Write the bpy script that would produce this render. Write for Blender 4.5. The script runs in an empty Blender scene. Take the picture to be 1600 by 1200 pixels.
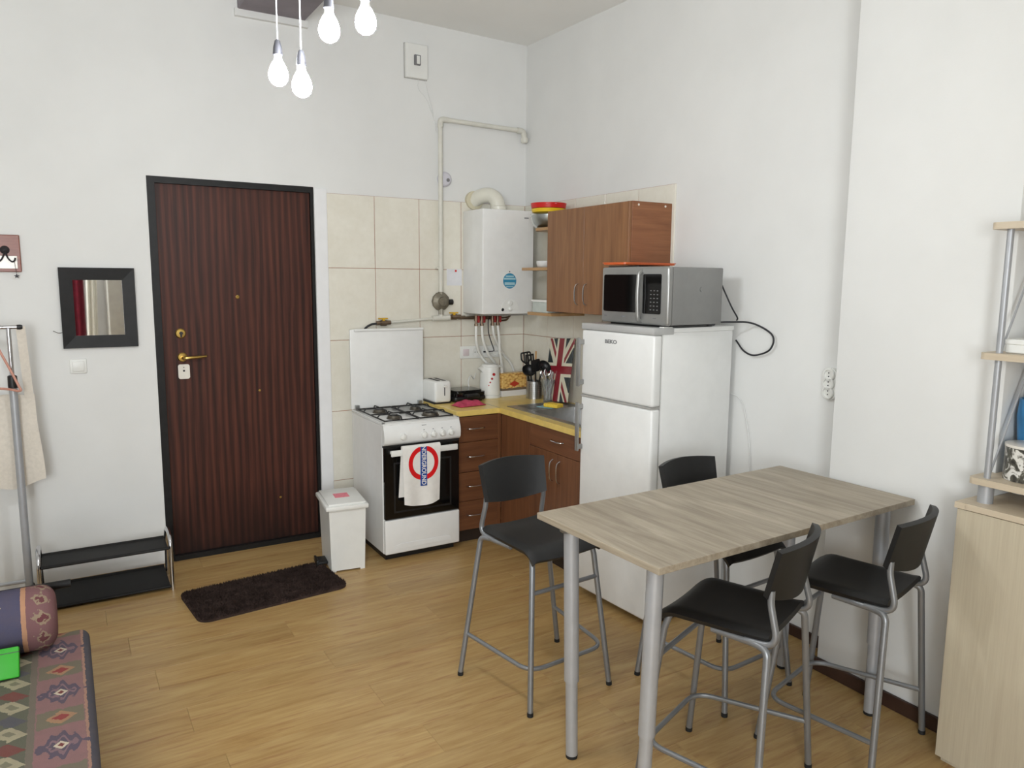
import bpy, bmesh, math, random
from mathutils import Vector, Matrix
R = math.radians
SC = bpy.context.scene
COL = SC.collection
random.seed(7)

# ------------------------------------------------------------------ camera
CAM = Vector((-2.947, -4.754, 1.69))
yaw, pitch, roll, FPX = .5394, -.1366, .0079, 1175.0
_f = Vector((math.sin(yaw)*math.cos(pitch), math.cos(yaw)*math.cos(pitch), math.sin(pitch)))
_r = Vector((math.cos(yaw), -math.sin(yaw), 0)); _u = _r.cross(_f)
r2 = _r*math.cos(roll) + _u*math.sin(roll); u2 = _u*math.cos(roll) - _r*math.sin(roll)
cd = bpy.data.cameras.new('camera'); cam = bpy.data.objects.new('camera', cd); COL.objects.link(cam)
cd.sensor_width = 36; cd.lens = FPX/1600*36; cd.clip_start = .05
mw = Matrix.Identity(4)
for i in range(3):
    mw[i][0] = r2[i]; mw[i][1] = u2[i]; mw[i][2] = -_f[i]; mw[i][3] = CAM[i]
cam.matrix_world = mw
SC.camera = cam

# ------------------------------------------------------------------ world, window light, exposure
w = bpy.data.worlds.new('world'); SC.world = w; w.use_nodes = True
w.node_tree.nodes['Background'].inputs[0].default_value = (.80, .89, 1, 1)
w.node_tree.nodes['Background'].inputs[1].default_value = 1.2
SC.view_settings.view_transform = 'Standard'
SC.view_settings.look = 'None'
SC.view_settings.gamma = 1
SC.view_settings.use_curve_mapping = False
SC.view_settings.exposure = -0.01
BULB = 312.0
DAY = 132


def area(name, loc, rot, sx, sy, power, col):
    l = bpy.data.lights.new(name, 'AREA'); l.shape = 'RECTANGLE'; l.size = sx; l.size_y = sy
    l.energy = power; l.color = col
    o = bpy.data.objects.new(name, l); o.location = loc; o.rotation_euler = rot; COL.objects.link(o)
    return o


# daylight entering through the window in the front wall, behind the viewer
area('daylight_front', (-3.98, -6.60, 1.75), (R(90), 0, 0), 1.26, 1.69, DAY, (.93, .975, 1))


# ------------------------------------------------------------------ materials
def lin(c):
    return tuple(((v/255)/12.92 if v <= 10 else ((v/255+.055)/1.055)**2.4) for v in c) + (1,)


class NT:
    """thin wrapper for building node trees"""
    def __init__(s, name):
        s.m = bpy.data.materials.new(name); s.m.use_nodes = True
        s.t = s.m.node_tree; s.b = s.t.nodes['Principled BSDF']

    def n(s, typ, **k):
        nd = s.t.nodes.new(typ)
        for a, v in k.items(): setattr(nd, a, v)
        return nd

    def l(s, a, b): s.t.links.new(a, b)

    def math(s, op, a, b=None, c=None):
        nd = s.n('ShaderNodeMath', operation=op)
        for i, v in enumerate((a, b, c)):
            if v is None: continue
            if isinstance(v, (int, float)): nd.inputs[i].default_value = v
            else: s.l(v, nd.inputs[i])
        return nd.outputs[0]

    def mix(s, fac, a, b):
        nd = s.n('ShaderNodeMix', data_type='RGBA')
        for i, v in ((0, fac), (6, a), (7, b)):
            if isinstance(v, (int, float)): nd.inputs[i].default_value = v
            elif isinstance(v, tuple): nd.inputs[i].default_value = v
            else: s.l(v, nd.inputs[i])
        return nd.outputs[2]

    def coords(s, scale=(1, 1, 1), rnd=False, kind='Object', rot=(0, 0, 0)):
        tc = s.n('ShaderNodeTexCoord'); mp = s.n('ShaderNodeMapping')
        mp.inputs['Scale'].default_value = scale; mp.inputs['Rotation'].default_value = rot
        s.l(tc.outputs[kind], mp.inputs[0])
        if rnd:
            oi = s.n('ShaderNodeObjectInfo'); sc = s.n('ShaderNodeVectorMath', operation='SCALE')
            cx = s.n('ShaderNodeCombineXYZ')
            for i in range(3): s.l(oi.outputs['Random'], cx.inputs[i])
            s.l(cx.outputs[0], sc.inputs[0]); sc.inputs['Scale'].default_value = 37.0
            s.l(sc.outputs[0], mp.inputs['Location'])
        return mp.outputs[0]

    def noise(s, vec, scale, detail=4, rough=.55, dist=0):
        nd = s.n('ShaderNodeTexNoise'); nd.inputs['Scale'].default_value = scale
        nd.inputs['Detail'].default_value = detail; nd.inputs['Roughness'].default_value = rough
        nd.inputs['Distortion'].default_value = dist
        if vec is not None: s.l(vec, nd.inputs['Vector'])
        return nd.outputs['Fac']

    def ramp(s, fac, stops, const=False):
        nd = s.n('ShaderNodeValToRGB'); cr = nd.color_ramp
        if const: cr.interpolation = 'CONSTANT'
        while len(cr.elements) < len(stops): cr.elements.new(.5)
        for e, (p, c) in zip(cr.elements, stops):
            e.position = p; e.color = c if len(c) == 4 else lin(c)
        s.l(fac, nd.inputs[0])
        return nd.outputs[0]

    def bump(s, h, strength=.1, dist=.01):
        nd = s.n('ShaderNodeBump'); nd.inputs['Strength'].default_value = strength
        nd.inputs['Distance'].default_value = dist
        s.l(h, nd.inputs['Height']); s.l(nd.outputs[0], s.b.inputs['Normal'])

    def set(s, rough=.5, metal=0., spec=.5, col=None, **k):
        s.b.inputs['Roughness'].default_value = rough; s.b.inputs['Metallic'].default_value = metal
        s.b.inputs['Specular IOR Level'].default_value = spec
        if col is not None:
            if isinstance(col, tuple): s.b.inputs['Base Color'].default_value = col
            else: s.l(col, s.b.inputs['Base Color'])
        for a, v in k.items(): s.b.inputs[a.replace('_', ' ')].default_value = v
        return s.m


def plain(name, c, rough=.5, metal=0., var=.06, scale=14, spec=.5, bump=0, **k):
    """a colour with a little mottling, so no surface is dead flat"""
    t = NT(name); c = lin(c)
    f = t.noise(t.coords(), scale, 3)
    a = tuple(v*(1-var) for v in c[:3])+(1,); b = tuple(min(1, v*(1+var)) for v in c[:3])+(1,)
    col = t.ramp(f, [(.3, a), (.7, b)])
    if bump: t.bump(t.noise(t.coords(), scale*8, 2), bump, .002)
    return t.set(rough, metal, spec, col, **k)


def wood(name, dark, light, axis=2, scale=1.0, rough=.4, stretch=14, rnd=True, contrast=(.3, .7), bump=.03, coat=0., fine=1.0):
    t = NT(name); sc = [stretch*scale]*3; sc[axis] = scale
    v = t.coords(tuple(sc), rnd)
    f1 = t.noise(v, 1.6, 5, .6, .6)
    sc2 = [stretch*scale*5]*3; sc2[axis] = scale*2
    f2 = t.noise(t.coords(tuple(sc2), rnd), 2.0, 3)
    f = t.math('ADD', t.math('MULTIPLY', f1, 1-.3*fine), t.math('MULTIPLY', f2, .3*fine))
    col = t.ramp(f, [(contrast[0], dark), (contrast[1], light)])
    if bump: t.bump(f2, bump, .002)
    m = t.set(rough, 0, .4, col)
    t.b.inputs['Coat Weight'].default_value = coat; t.b.inputs['Coat Roughness'].default_value = .15
    return m


M = {}
# painted plaster: faint roller relief
t = NT('wall_paint'); f = t.noise(t.coords(), 2.2, 4)
col = t.ramp(f, [(.3, (223, 223, 221)), (.7, (229, 229, 227))])
t.bump(t.noise(t.coords(), 160, 3), .12, .002); M['wall'] = t.set(.75, 0, .3, col)
t = NT('ceiling_paint'); f = t.noise(t.coords(), 1.6, 4)
col = t.ramp(f, [(.3, (238, 238, 235)), (.7, (243, 243, 240))])
t.bump(t.noise(t.coords(), 120, 3), .1, .002); M['ceiling'] = t.set(.85, 0, .2, col)
# laminate floor planks, grain along X
t = NT('laminate_oak'); oi = t.n('ShaderNodeObjectInfo')
v = t.coords((1.9, 17, 1), True); f1 = t.noise(v, 1.5, 6, .62, 1.0)
f2 = t.noise(t.coords((3, 90, 1), True), 1.5, 3)
f3 = t.noise(t.coords((.6, 5, 1), True), 2.2, 3, .5, .8)
f = t.math('ADD', t.math('MULTIPLY', f1, .55), t.math('MULTIPLY', f2, .2)); f = t.math('ADD', f, t.math('MULTIPLY', f3, .25))
col = t.ramp(f, [(.30, (142, 105, 64)), (.42, (168, 134, 84)), (.62, (188, 158, 107))])
rs = t.noise(t.coords((2.2, 22, 1), True), 2.0, 3, .6, .5)
col = t.mix(t.math('MULTIPLY', t.math('MAXIMUM', t.math('SUBTRACT', rs, .56), 0.), 3.2), col, lin((140, 88, 58)))
hv = t.n('ShaderNodeHueSaturation'); t.l(col, hv.inputs['Color'])
t.l(t.math('ADD', t.math('MULTIPLY', oi.outputs['Random'], .14), .93), hv.inputs['Value'])
t.bump(f2, .03, .001); M['plank'] = t.set(.36, 0, .42, hv.outputs[0])
M['subfloor'] = plain('subfloor', (70, 50, 30), .9)
# wall tiles
t = NT('cream_tile'); f = t.noise(t.coords((1, 1, 1), True), 9, 5, .65)
f2 = t.noise(t.coords((1, 1, 1), True), 30, 3)
f = t.math('ADD', t.math('MULTIPLY', f, .7), t.math('MULTIPLY', f2, .3))
col = t.ramp(f, [(.32, (222, 217, 203)), (.68, (231, 227, 215))]); t.bump(f, .03, .002)
M['tile'] = t.set(.16, 0, .5, col)
M['grout'] = plain('brown_grout', (168, 122, 100), .9, var=.2, scale=40)
# mahogany door: vertical ribbon stripes, wear, dirt and shade painted dark at the foot
t = NT('mahogany_door'); v = t.coords((1, 1, .09)); d = t.noise(t.coords((2, 2, .5)), 2, 3)
wv = t.n('ShaderNodeTexWave', wave_type='BANDS', bands_direction='X'); t.l(v, wv.inputs['Vector'])
wv.inputs['Scale'].default_value = 7.5; wv.inputs['Distortion'].default_value = 4.5
wv.inputs['Detail'].default_value = 3; wv.inputs['Detail Scale'].default_value = 1.6
g = t.noise(t.coords((60, 60, 1.5)), 1.5, 4)
f = t.math('ADD', t.math('MULTIPLY', wv.outputs['Fac'], .30), t.math('MULTIPLY', g, .70))
col = t.ramp(f, [(.25, (44, 23, 17)), (.5, (68, 35, 26)), (.75, (90, 49, 36))])
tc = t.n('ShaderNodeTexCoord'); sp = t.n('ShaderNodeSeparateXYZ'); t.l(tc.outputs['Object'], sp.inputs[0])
wear_shade = t.math('MULTIPLY', t.math('SUBTRACT', .45, sp.outputs['Z']), 2.2)
wear_shade = t.math('MULTIPLY', t.math('MAXIMUM', wear_shade, 0.), t.noise(t.coords((3, 3, 1.2)), 2.5, 4))
wear_shade = t.math('MINIMUM', t.math('MULTIPLY', wear_shade, 1.4), .8)
col = t.mix(wear_shade, col, lin((22, 11, 9)))
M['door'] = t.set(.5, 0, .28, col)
M['black_frame'] = plain('black_paint', (22, 21, 21), .5, var=.3, scale=25, spec=.3)
M['white_trim'] = plain('white_gloss_trim', (232, 232, 233), .45, var=.02)
M['brass'] = plain('aged_brass', (196, 164, 92), .28, 1., var=.1)
M['chrome'] = plain('chrome', (205, 205, 208), .16, 1., var=.04)
M['steel'] = plain('brushed_steel', (176, 176, 176), .34, 1., var=.08, scale=30)
M['grey_metal'] = plain('silver_paint_metal', (172, 174, 178), .4, .35, var=.05)
M['white_enamel'] = plain('white_enamel', (232, 232, 230), .22, var=.02)
M['white_plastic'] = plain('white_plastic', (230, 230, 226), .38, var=.02)
M['socket_grey'] = plain('socket_hollow', (168, 166, 162), .5)
M['black_gloss'] = plain('black_glass', (12, 11, 11), .06, var=.1)
M['black_plastic'] = plain('black_plastic', (26, 26, 27), .42, var=.12)
M['black_matt'] = plain('black_matt_board', (24, 23, 23), .6, var=.15, spec=.3)
M['stool_black'] = plain('stool_black_lacquer', (20, 20, 21), .5, var=.15, scale=30, bump=.05)
M['cast_iron'] = plain('cast_iron', (28, 28, 29), .5, var=.2)
M['burner'] = plain('burner_cap', (92, 86, 76), .5, .4, var=.2)
M['stool_metal'] = plain('stool_tube_metal', (138, 140, 143), .36, .55, var=.05)
M['silver_trim'] = plain('light_silver_trim', (188, 188, 187), .35, .25, var=.03)
M['lamp_socket'] = plain('dark_silver_socket', (92, 92, 98), .45, .7, var=.05)
M['lamp_cord'] = plain('grey_white_lamp_cord', (168, 168, 170), .6)
M['rubber'] = plain('rubber', (24, 24, 25), .8)
M['cab_wood'] = wood('cabinet_walnut_vertical', (112, 74, 47), (152, 108, 72), 2, 1.2, .38)
M['cab_wood_low'] = wood('cabinet_walnut_low', (94, 58, 38), (130, 86, 56), 2, 1.2, .38)
M['cab_wood_h'] = wood('cabinet_walnut_horizontal', (88, 54, 36), (122, 80, 52), 0, 1.2, .38)
M['cab_wood_y'] = wood('cabinet_walnut_depthwise', (92, 57, 38), (126, 82, 54), 1, 1.2, .38)
M['cab_side'] = wood('cabinet_walnut_side', (118, 74, 48), (150, 100, 66), 0, 1.2, .38)
M['shelf_beech'] = wood('shelf_edge_beech', (160, 122, 80), (190, 152, 106), 1, 1.2, .4)
M['plinth'] = plain('dark_plinth', (44, 32, 24), .6)
M['worktop'] = plain('yellow_laminate', (226, 197, 112), .3, var=.07, scale=22)
M['table_oak'] = wood('grey_oak_laminate', (136, 124, 106), (178, 166, 147), 1, 1.3, .42, 11, contrast=(.34, .66), fine=.6)
M['table_edge'] = wood('grey_oak_edge', (150, 126, 104), (178, 156, 132), 2, 2, .5, 12)
M['chest_birch'] = wood('pale_birch_veneer', (184, 172, 150), (200, 190, 168), 2, 1.4, .45, 18, fine=1.4)
M['chest_birch_y'] = wood('pale_birch_veneer_lengthwise', (192, 176, 152), (208, 194, 172), 1, 1.4, .45, 18)
M['baseboard'] = plain('dark_brown_baseboard', (58, 38, 30), .45, var=.2)
M['rug'] = plain('brown_shag', (62, 50, 46), .95, var=.35, scale=18, spec=.1)
M['mirror'] = plain('mirror_glass', (235, 235, 235), .02, 1., var=.005)
M['green'] = plain('bright_green_cloth', (44, 160, 28), .5, var=.05)
M['canvas'] = plain('natural_canvas', (220, 212, 200), .9, var=.06, scale=60, spec=.1, bump=.2)
M['pipe'] = plain('painted_pipe', (214, 212, 202), .5, var=.06)
M['regulator'] = plain('regulator_casting', (128, 122, 108), .5, .5, var=.2, scale=40)
M['yellow_lever'] = plain('yellow_lever', (212, 168, 40), .4)
M['copper'] = plain('dull_copper', (130, 112, 96), .35, .9, var=.15)
M['red_lever'] = plain('red_lever', (150, 30, 34), .4)
M['red'] = plain('red_plastic', (206, 34, 30), .3)
M['red_dot'] = plain('dark_red_print', (172, 34, 40), .4)
M['yellow'] = plain('yellow_plastic', (234, 196, 40), .3)
M['orange'] = plain('orange_plastic', (222, 104, 50), .38)
M['pink_cloth'] = plain('pink_cloth', (182, 70, 94), .85, var=.15, scale=30, spec=.15)
M['pink_print'] = plain('pink_sticker', (236, 130, 146), .5, var=.15, scale=80)
M['towel'] = plain('white_cotton', (232, 229, 224), .92, var=.03, scale=40, spec=.1, bump=.15)
M['towel_red'] = plain('towel_red_print', (214, 34, 36), .9, spec=.1)
M['towel_blue'] = plain('towel_blue_print', (46, 76, 146), .9, spec=.1)
M['sticker_blue'] = plain('sticker_blue', (58, 140, 176), .35)
M['sticker_pale'] = plain('sticker_pale_band', (170, 206, 216), .35)
M['paper'] = plain('notice_paper', (222, 222, 226), .7)
M['print_grey'] = plain('grey_print', (120, 120, 122), .5)
M['wood_spoon'] = wood('beech_spoon', (176, 128, 78), (206, 160, 106), 2, 3, .6)
M['flue'] = plain('flue_enamel', (222, 219, 206), .3, var=.03)
M['flue_ring'] = plain('flue_collar', (206, 198, 172), .5, var=.05)
M['silver_mw'] = plain('silver_appliance', (158, 158, 156), .34, .65, var=.03)
M['mw_side'] = plain('appliance_side_grey', (142, 142, 141), .42, .4, var=.04)
M['blue_pot'] = plain('blue_glaze', (52, 122, 172), .3, var=.15)
M['hanger'] = plain('pinkish_plastic_hanger', (196, 140, 122), .4)
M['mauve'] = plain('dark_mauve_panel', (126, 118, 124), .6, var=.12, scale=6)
M['curtain_red'] = plain('maroon_curtain', (122, 44, 58), .9, var=.2, spec=.1)
M['curtain_white'] = plain('sheer_curtain', (228, 226, 216), .9, var=.03, spec=.1)
M['wardrobe'] = plain('grey_beige_board', (176, 172, 162), .5, var=.06)
M['plaque_wood'] = wood('reddish_plaque', (112, 56, 42), (150, 86, 64), 0, 4, .3)
M['iron'] = plain('wrought_iron', (40, 36, 40), .5, .3)
M['cream_gloss'] = plain('cream_glaze', (232, 226, 216), .18)
M['cord_black'] = plain('black_cable', (28, 28, 34), .5)
M['cord_white'] = plain('white_cable', (226, 226, 224), .5)
M['sponge'] = plain('sponge_yellow', (232, 196, 70), .95, var=.12, scale=120, bump=.3)
M['scour'] = plain('pale_blue_cloth', (150, 190, 200), .9, var=.1)
M['tub_plastic'] = plain('cloudy_plastic', (192, 200, 194), .25, var=.08)
M['bedbase'] = plain('daybed_base_cloth', (60, 50, 58), .9)

t = NT('clear_glass'); t.b.inputs['Transmission Weight'].default_value = 1.; t.b.inputs['IOR'].default_value = 1.45
M['glass'] = t.set(.02, 0, .5, (.93, .96, .95, 1))
t = NT('cut_crystal'); t.b.inputs['Transmission Weight'].default_value = .9; t.b.inputs['IOR'].default_value = 1.5
M['crystal'] = t.set(.04, 0, .5, (.80, .84, .85, 1))
t = NT('bulb_glow'); t.b.inputs['Emission Color'].default_value = (.93, .97, 1, 1); t.b.inputs['Emission Strength'].default_value = BULB
M['bulb'] = t.set(.3, 0, .5, (.9, .9, .9, 1))
t = NT('window_glass'); tr = t.n('ShaderNodeBsdfTransparent'); gl = t.n('ShaderNodeBsdfGlossy'); gl.inputs['Roughness'].default_value = .02
mx_ = t.n('ShaderNodeMixShader'); fz = t.n('ShaderNodeFresnel'); fz.inputs[0].default_value = 1.45
t.l(fz.outputs[0], mx_.inputs[0]); t.l(tr.outputs[0], mx_.inputs[1]); t.l(gl.outputs[0], mx_.inputs[2])
t.l(mx_.outputs[0], t.t.nodes['Material Output'].inputs['Surface']); M['pane'] = t.m


def xyz(t, kind='Object'):
    tc = t.n('ShaderNodeTexCoord'); s = t.n('ShaderNodeSeparateXYZ'); t.l(tc.outputs[kind], s.inputs[0])
    return s.outputs


def blob(t, u, v, uc, vc, a, b, sx=0., jit=None):
    """diamond distance 0 at centre, 1 at the rim"""
    du = t.math('ABSOLUTE', t.math('SUBTRACT', u, uc)); dv = t.math('SUBTRACT', v, vc)
    if sx: dv = t.math('ADD', dv, t.math('MULTIPLY', t.math('SUBTRACT', u, uc), sx))
    r = t.math('ADD', t.math('DIVIDE', du, a), t.math('DIVIDE', t.math('ABSOLUTE', dv), b))
    if jit is not None: r = t.math('ADD', r, jit)
    return r


def inside(t, r, lim): return t.math('LESS_THAN', r, lim)


# kilim on the mattress: u runs in from the right-hand edge, v along the bed
t = NT('kilim_mattress_cover'); X, Y, Z = xyz(t)
nz = t.noise(t.coords((1, 1, 1)), 60, 3); jit = t.math('MULTIPLY', t.math('SUBTRACT', nz, .5), .55)
u = t.math('ADD', t.math('MULTIPLY', X, -1), t.math('MULTIPLY', t.math('SUBTRACT', nz, .5), .012))
v = t.math('FRACT', t.math('DIVIDE', Y, .335)); v = t.math('MULTIPLY', v, .335)
base = t.ramp(t.math('DIVIDE', u, .4), [(0, (80, 82, 92)), (.055, (178, 138, 118)), (.075, (146, 110, 110)), (.42, (118, 110, 98)),
              (.47, (96, 100, 84)), (.70, (108, 50, 54)), (.78, (84, 82, 98))], True)
g = inside(t, t.math('ADD', t.math('ABSOLUTE', t.math('SUBTRACT', v, .25)), t.math('MULTIPLY', jit, .05)), .052)
inb = t.math('MULTIPLY', t.math('GREATER_THAN', u, .034), t.math('LESS_THAN', u, .165))
base = t.mix(t.math('MULTIPLY', g, inb), base, lin((120, 114, 96)))
A = blob(t, u, v, .098, .083, .070, .080, 0, jit)
A = t.math('ADD', A, t.math('MULTIPLY', t.math('SINE', t.math('MULTIPLY', u, 190)), .16))
base = t.mix(inside(t, A, 1.), base, lin((92, 84, 100)))
base = t.mix(inside(t, A, .62), base, lin((138, 110, 118)))
base = t.mix(inside(t, A, .42), base, lin((88, 82, 98)))
base = t.mix(inside(t, blob(t, u, v, .098, .083, .022, .024), 1.), base, lin((214, 200, 176)))
base = t.mix(inside(t, blob(t, u, v, .098, .083, .010, .012), 1.), base, lin((120, 60, 60)))
Bm = blob(t, u, v, .098, .25, .046, .042, 0, jit)
base = t.mix(inside(t, Bm, 1.), base, lin((172, 134, 102)))
base = t.mix(inside(t, Bm, .55), base, lin((150, 62, 62)))
v2 = t.math('MULTIPLY', t.math('FRACT', t.math('DIVIDE', Y, .168)), .168)
odd = t.math('FRACT', t.math('MULTIPLY', t.math('FLOOR', t.math('DIVIDE', Y, .168)), .5))
Cm = blob(t, u, v2, .235, .05, .050, .046, -.5, jit)
base = t.mix(inside(t, Cm, 1.), base, lin((172, 164, 136)))
base = t.mix(inside(t, Cm, .4), base, lin((130, 128, 106)))
Dm = blob(t, u, v2, .235, .125, .048, .038, -.4, jit)
dcol = t.mix(t.math('GREATER_THAN', odd, .25), lin((122, 72, 66)), lin((84, 88, 94)))
base = t.mix(inside(t, Dm, 1.), base, dcol)
base = t.mix(t.math('MULTIPLY', t.noise(t.coords((1, 1, 1)), 26, 4), .5), base, lin((112, 98, 94)))
t.bump(t.noise(t.coords((1, 1, 1)), 220, 2), .3, .003)
M['kilim'] = t.set(.95, 0, .08, base)

# kilim on the bolster: bands along its axis, flower motifs round it
t = NT('kilim_bolster_cover'); X, Y, Z = xyz(t)
nz = t.noise(t.coords((1, 1, 1)), 55, 3); jit = t.math('MULTIPLY', t.math('SUBTRACT', nz, .5), 2.2)
u = t.math('ADD', t.math('MULTIPLY', X, -1), t.math('MULTIPLY', t.math('SUBTRACT', nz, .5), .006))
base = t.ramp(t.math('DIVIDE', u, .5), [(0, (124, 88, 90)), (.185, (186, 140, 108)), (.215, (76, 76, 100)), (.36, (112, 60, 64)), (.62, (76, 76, 100)), (.8, (124, 88, 90))], True)
ang = t.math('ARCTAN2', Z, Y)
va = t.math('MULTIPLY', t.math('FRACT', t.math('MULTIPLY', ang, 1.6)), .1)
E1 = blob(t, u, va, .045, .05, .03, .04, .3, jit)
base = t.mix(t.math('MULTIPLY', inside(t, E1, 1.), inside(t, u, .09)), base, lin((150, 132, 110)))
base = t.mix(t.math('MULTIPLY', inside(t, E1, .55), inside(t, u, .09)), base, lin((104, 56, 62)))
F1 = blob(t, u, va, .235, .05, .05, .05, .2, jit)
base = t.mix(inside(t, F1, 1.), base, lin((204, 188, 150)))
base = t.mix(inside(t, F1, .72), base, lin((58, 58, 62)))
base = t.mix(inside(t, F1, .42), base, lin((196, 92, 62)))
base = t.mix(t.math('MULTIPLY', t.noise(t.coords((1, 1, 1)), 30, 4), .4), base, lin((104, 90, 86)))
t.bump(t.noise(t.coords((1, 1, 1)), 220, 2), .3, .003)
M['kilim_bolster'] = t.set(.95, 0, .08, base)

# union flag print, upright board: y across, z up (object space of the board, centred)
t = NT('flag_print'); X, Y, Z = xyz(t)
fu = t.math('DIVIDE', Y, .14); fv = t.math('DIVIDE', Z, .215)
au = t.math('ABSOLUTE', fu); av = t.math('ABSOLUTE', fv)
dg = t.math('ABSOLUTE', t.math('SUBTRACT', au, av))
c = t.mix(inside(t, dg, .30), lin((42, 52, 56)), lin((222, 216, 194)))
sg = t.math('SIGN', t.math('MULTIPLY', fu, fv))
dg2 = t.math('ABSOLUTE', t.math('ADD', t.math('SUBTRACT', au, av), t.math('MULTIPLY', sg, .09)))
c = t.mix(inside(t, dg2, .10), c, lin((140, 40, 48)))
wc = t.math('MAXIMUM', inside(t, au, .36), inside(t, av, .22))
c = t.mix(wc, c, lin((226, 220, 198)))
rc = t.math('MAXIMUM', inside(t, au, .21), inside(t, av, .125))
c = t.mix(rc, c, lin((140, 38, 48)))
M['flag'] = t.set(.2, 0, .5, c)

# printed snack packet: tan crisps over a dark band and a white foot
t = NT('snack_box_print'); X, Y, Z = xyz(t)
vr = t.n('ShaderNodeTexVoronoi'); t.l(t.coords((1, 1, 1.4)), vr.inputs['Vector']); vr.inputs['Scale'].default_value = 42
c = t.ramp(vr.outputs['Distance'], [(.0, (236, 206, 140)), (.5, (222, 180, 104)), (.8, (170, 112, 60))])
c = t.mix(inside(t, blob(t, X, Z, .0, .088, .045, .022), 1.), c, lin((186, 62, 44)))
c = t.mix(inside(t, t.math('ADD', Z, t.math('MULTIPLY', t.noise(t.coords(), 30, 2), .03)), .075), c, lin((112, 96, 80)))
c = t.mix(inside(t, Z, .042), c, lin((224, 222, 220)))
M['snack'] = t.set(.35, 0, .5, c)

# black and white speckled tin
t = NT('marbled_tin'); vr = t.noise(t.coords((1, 1, .8)), 22, 5, .6, 1.5)
M['tin'] = t.set(.35, 0, .5, t.ramp(vr, [(.38, (48, 46, 44)), (.5, (92, 90, 80)), (.56, (222, 220, 214)), (.8, (232, 230, 226))]))


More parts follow.
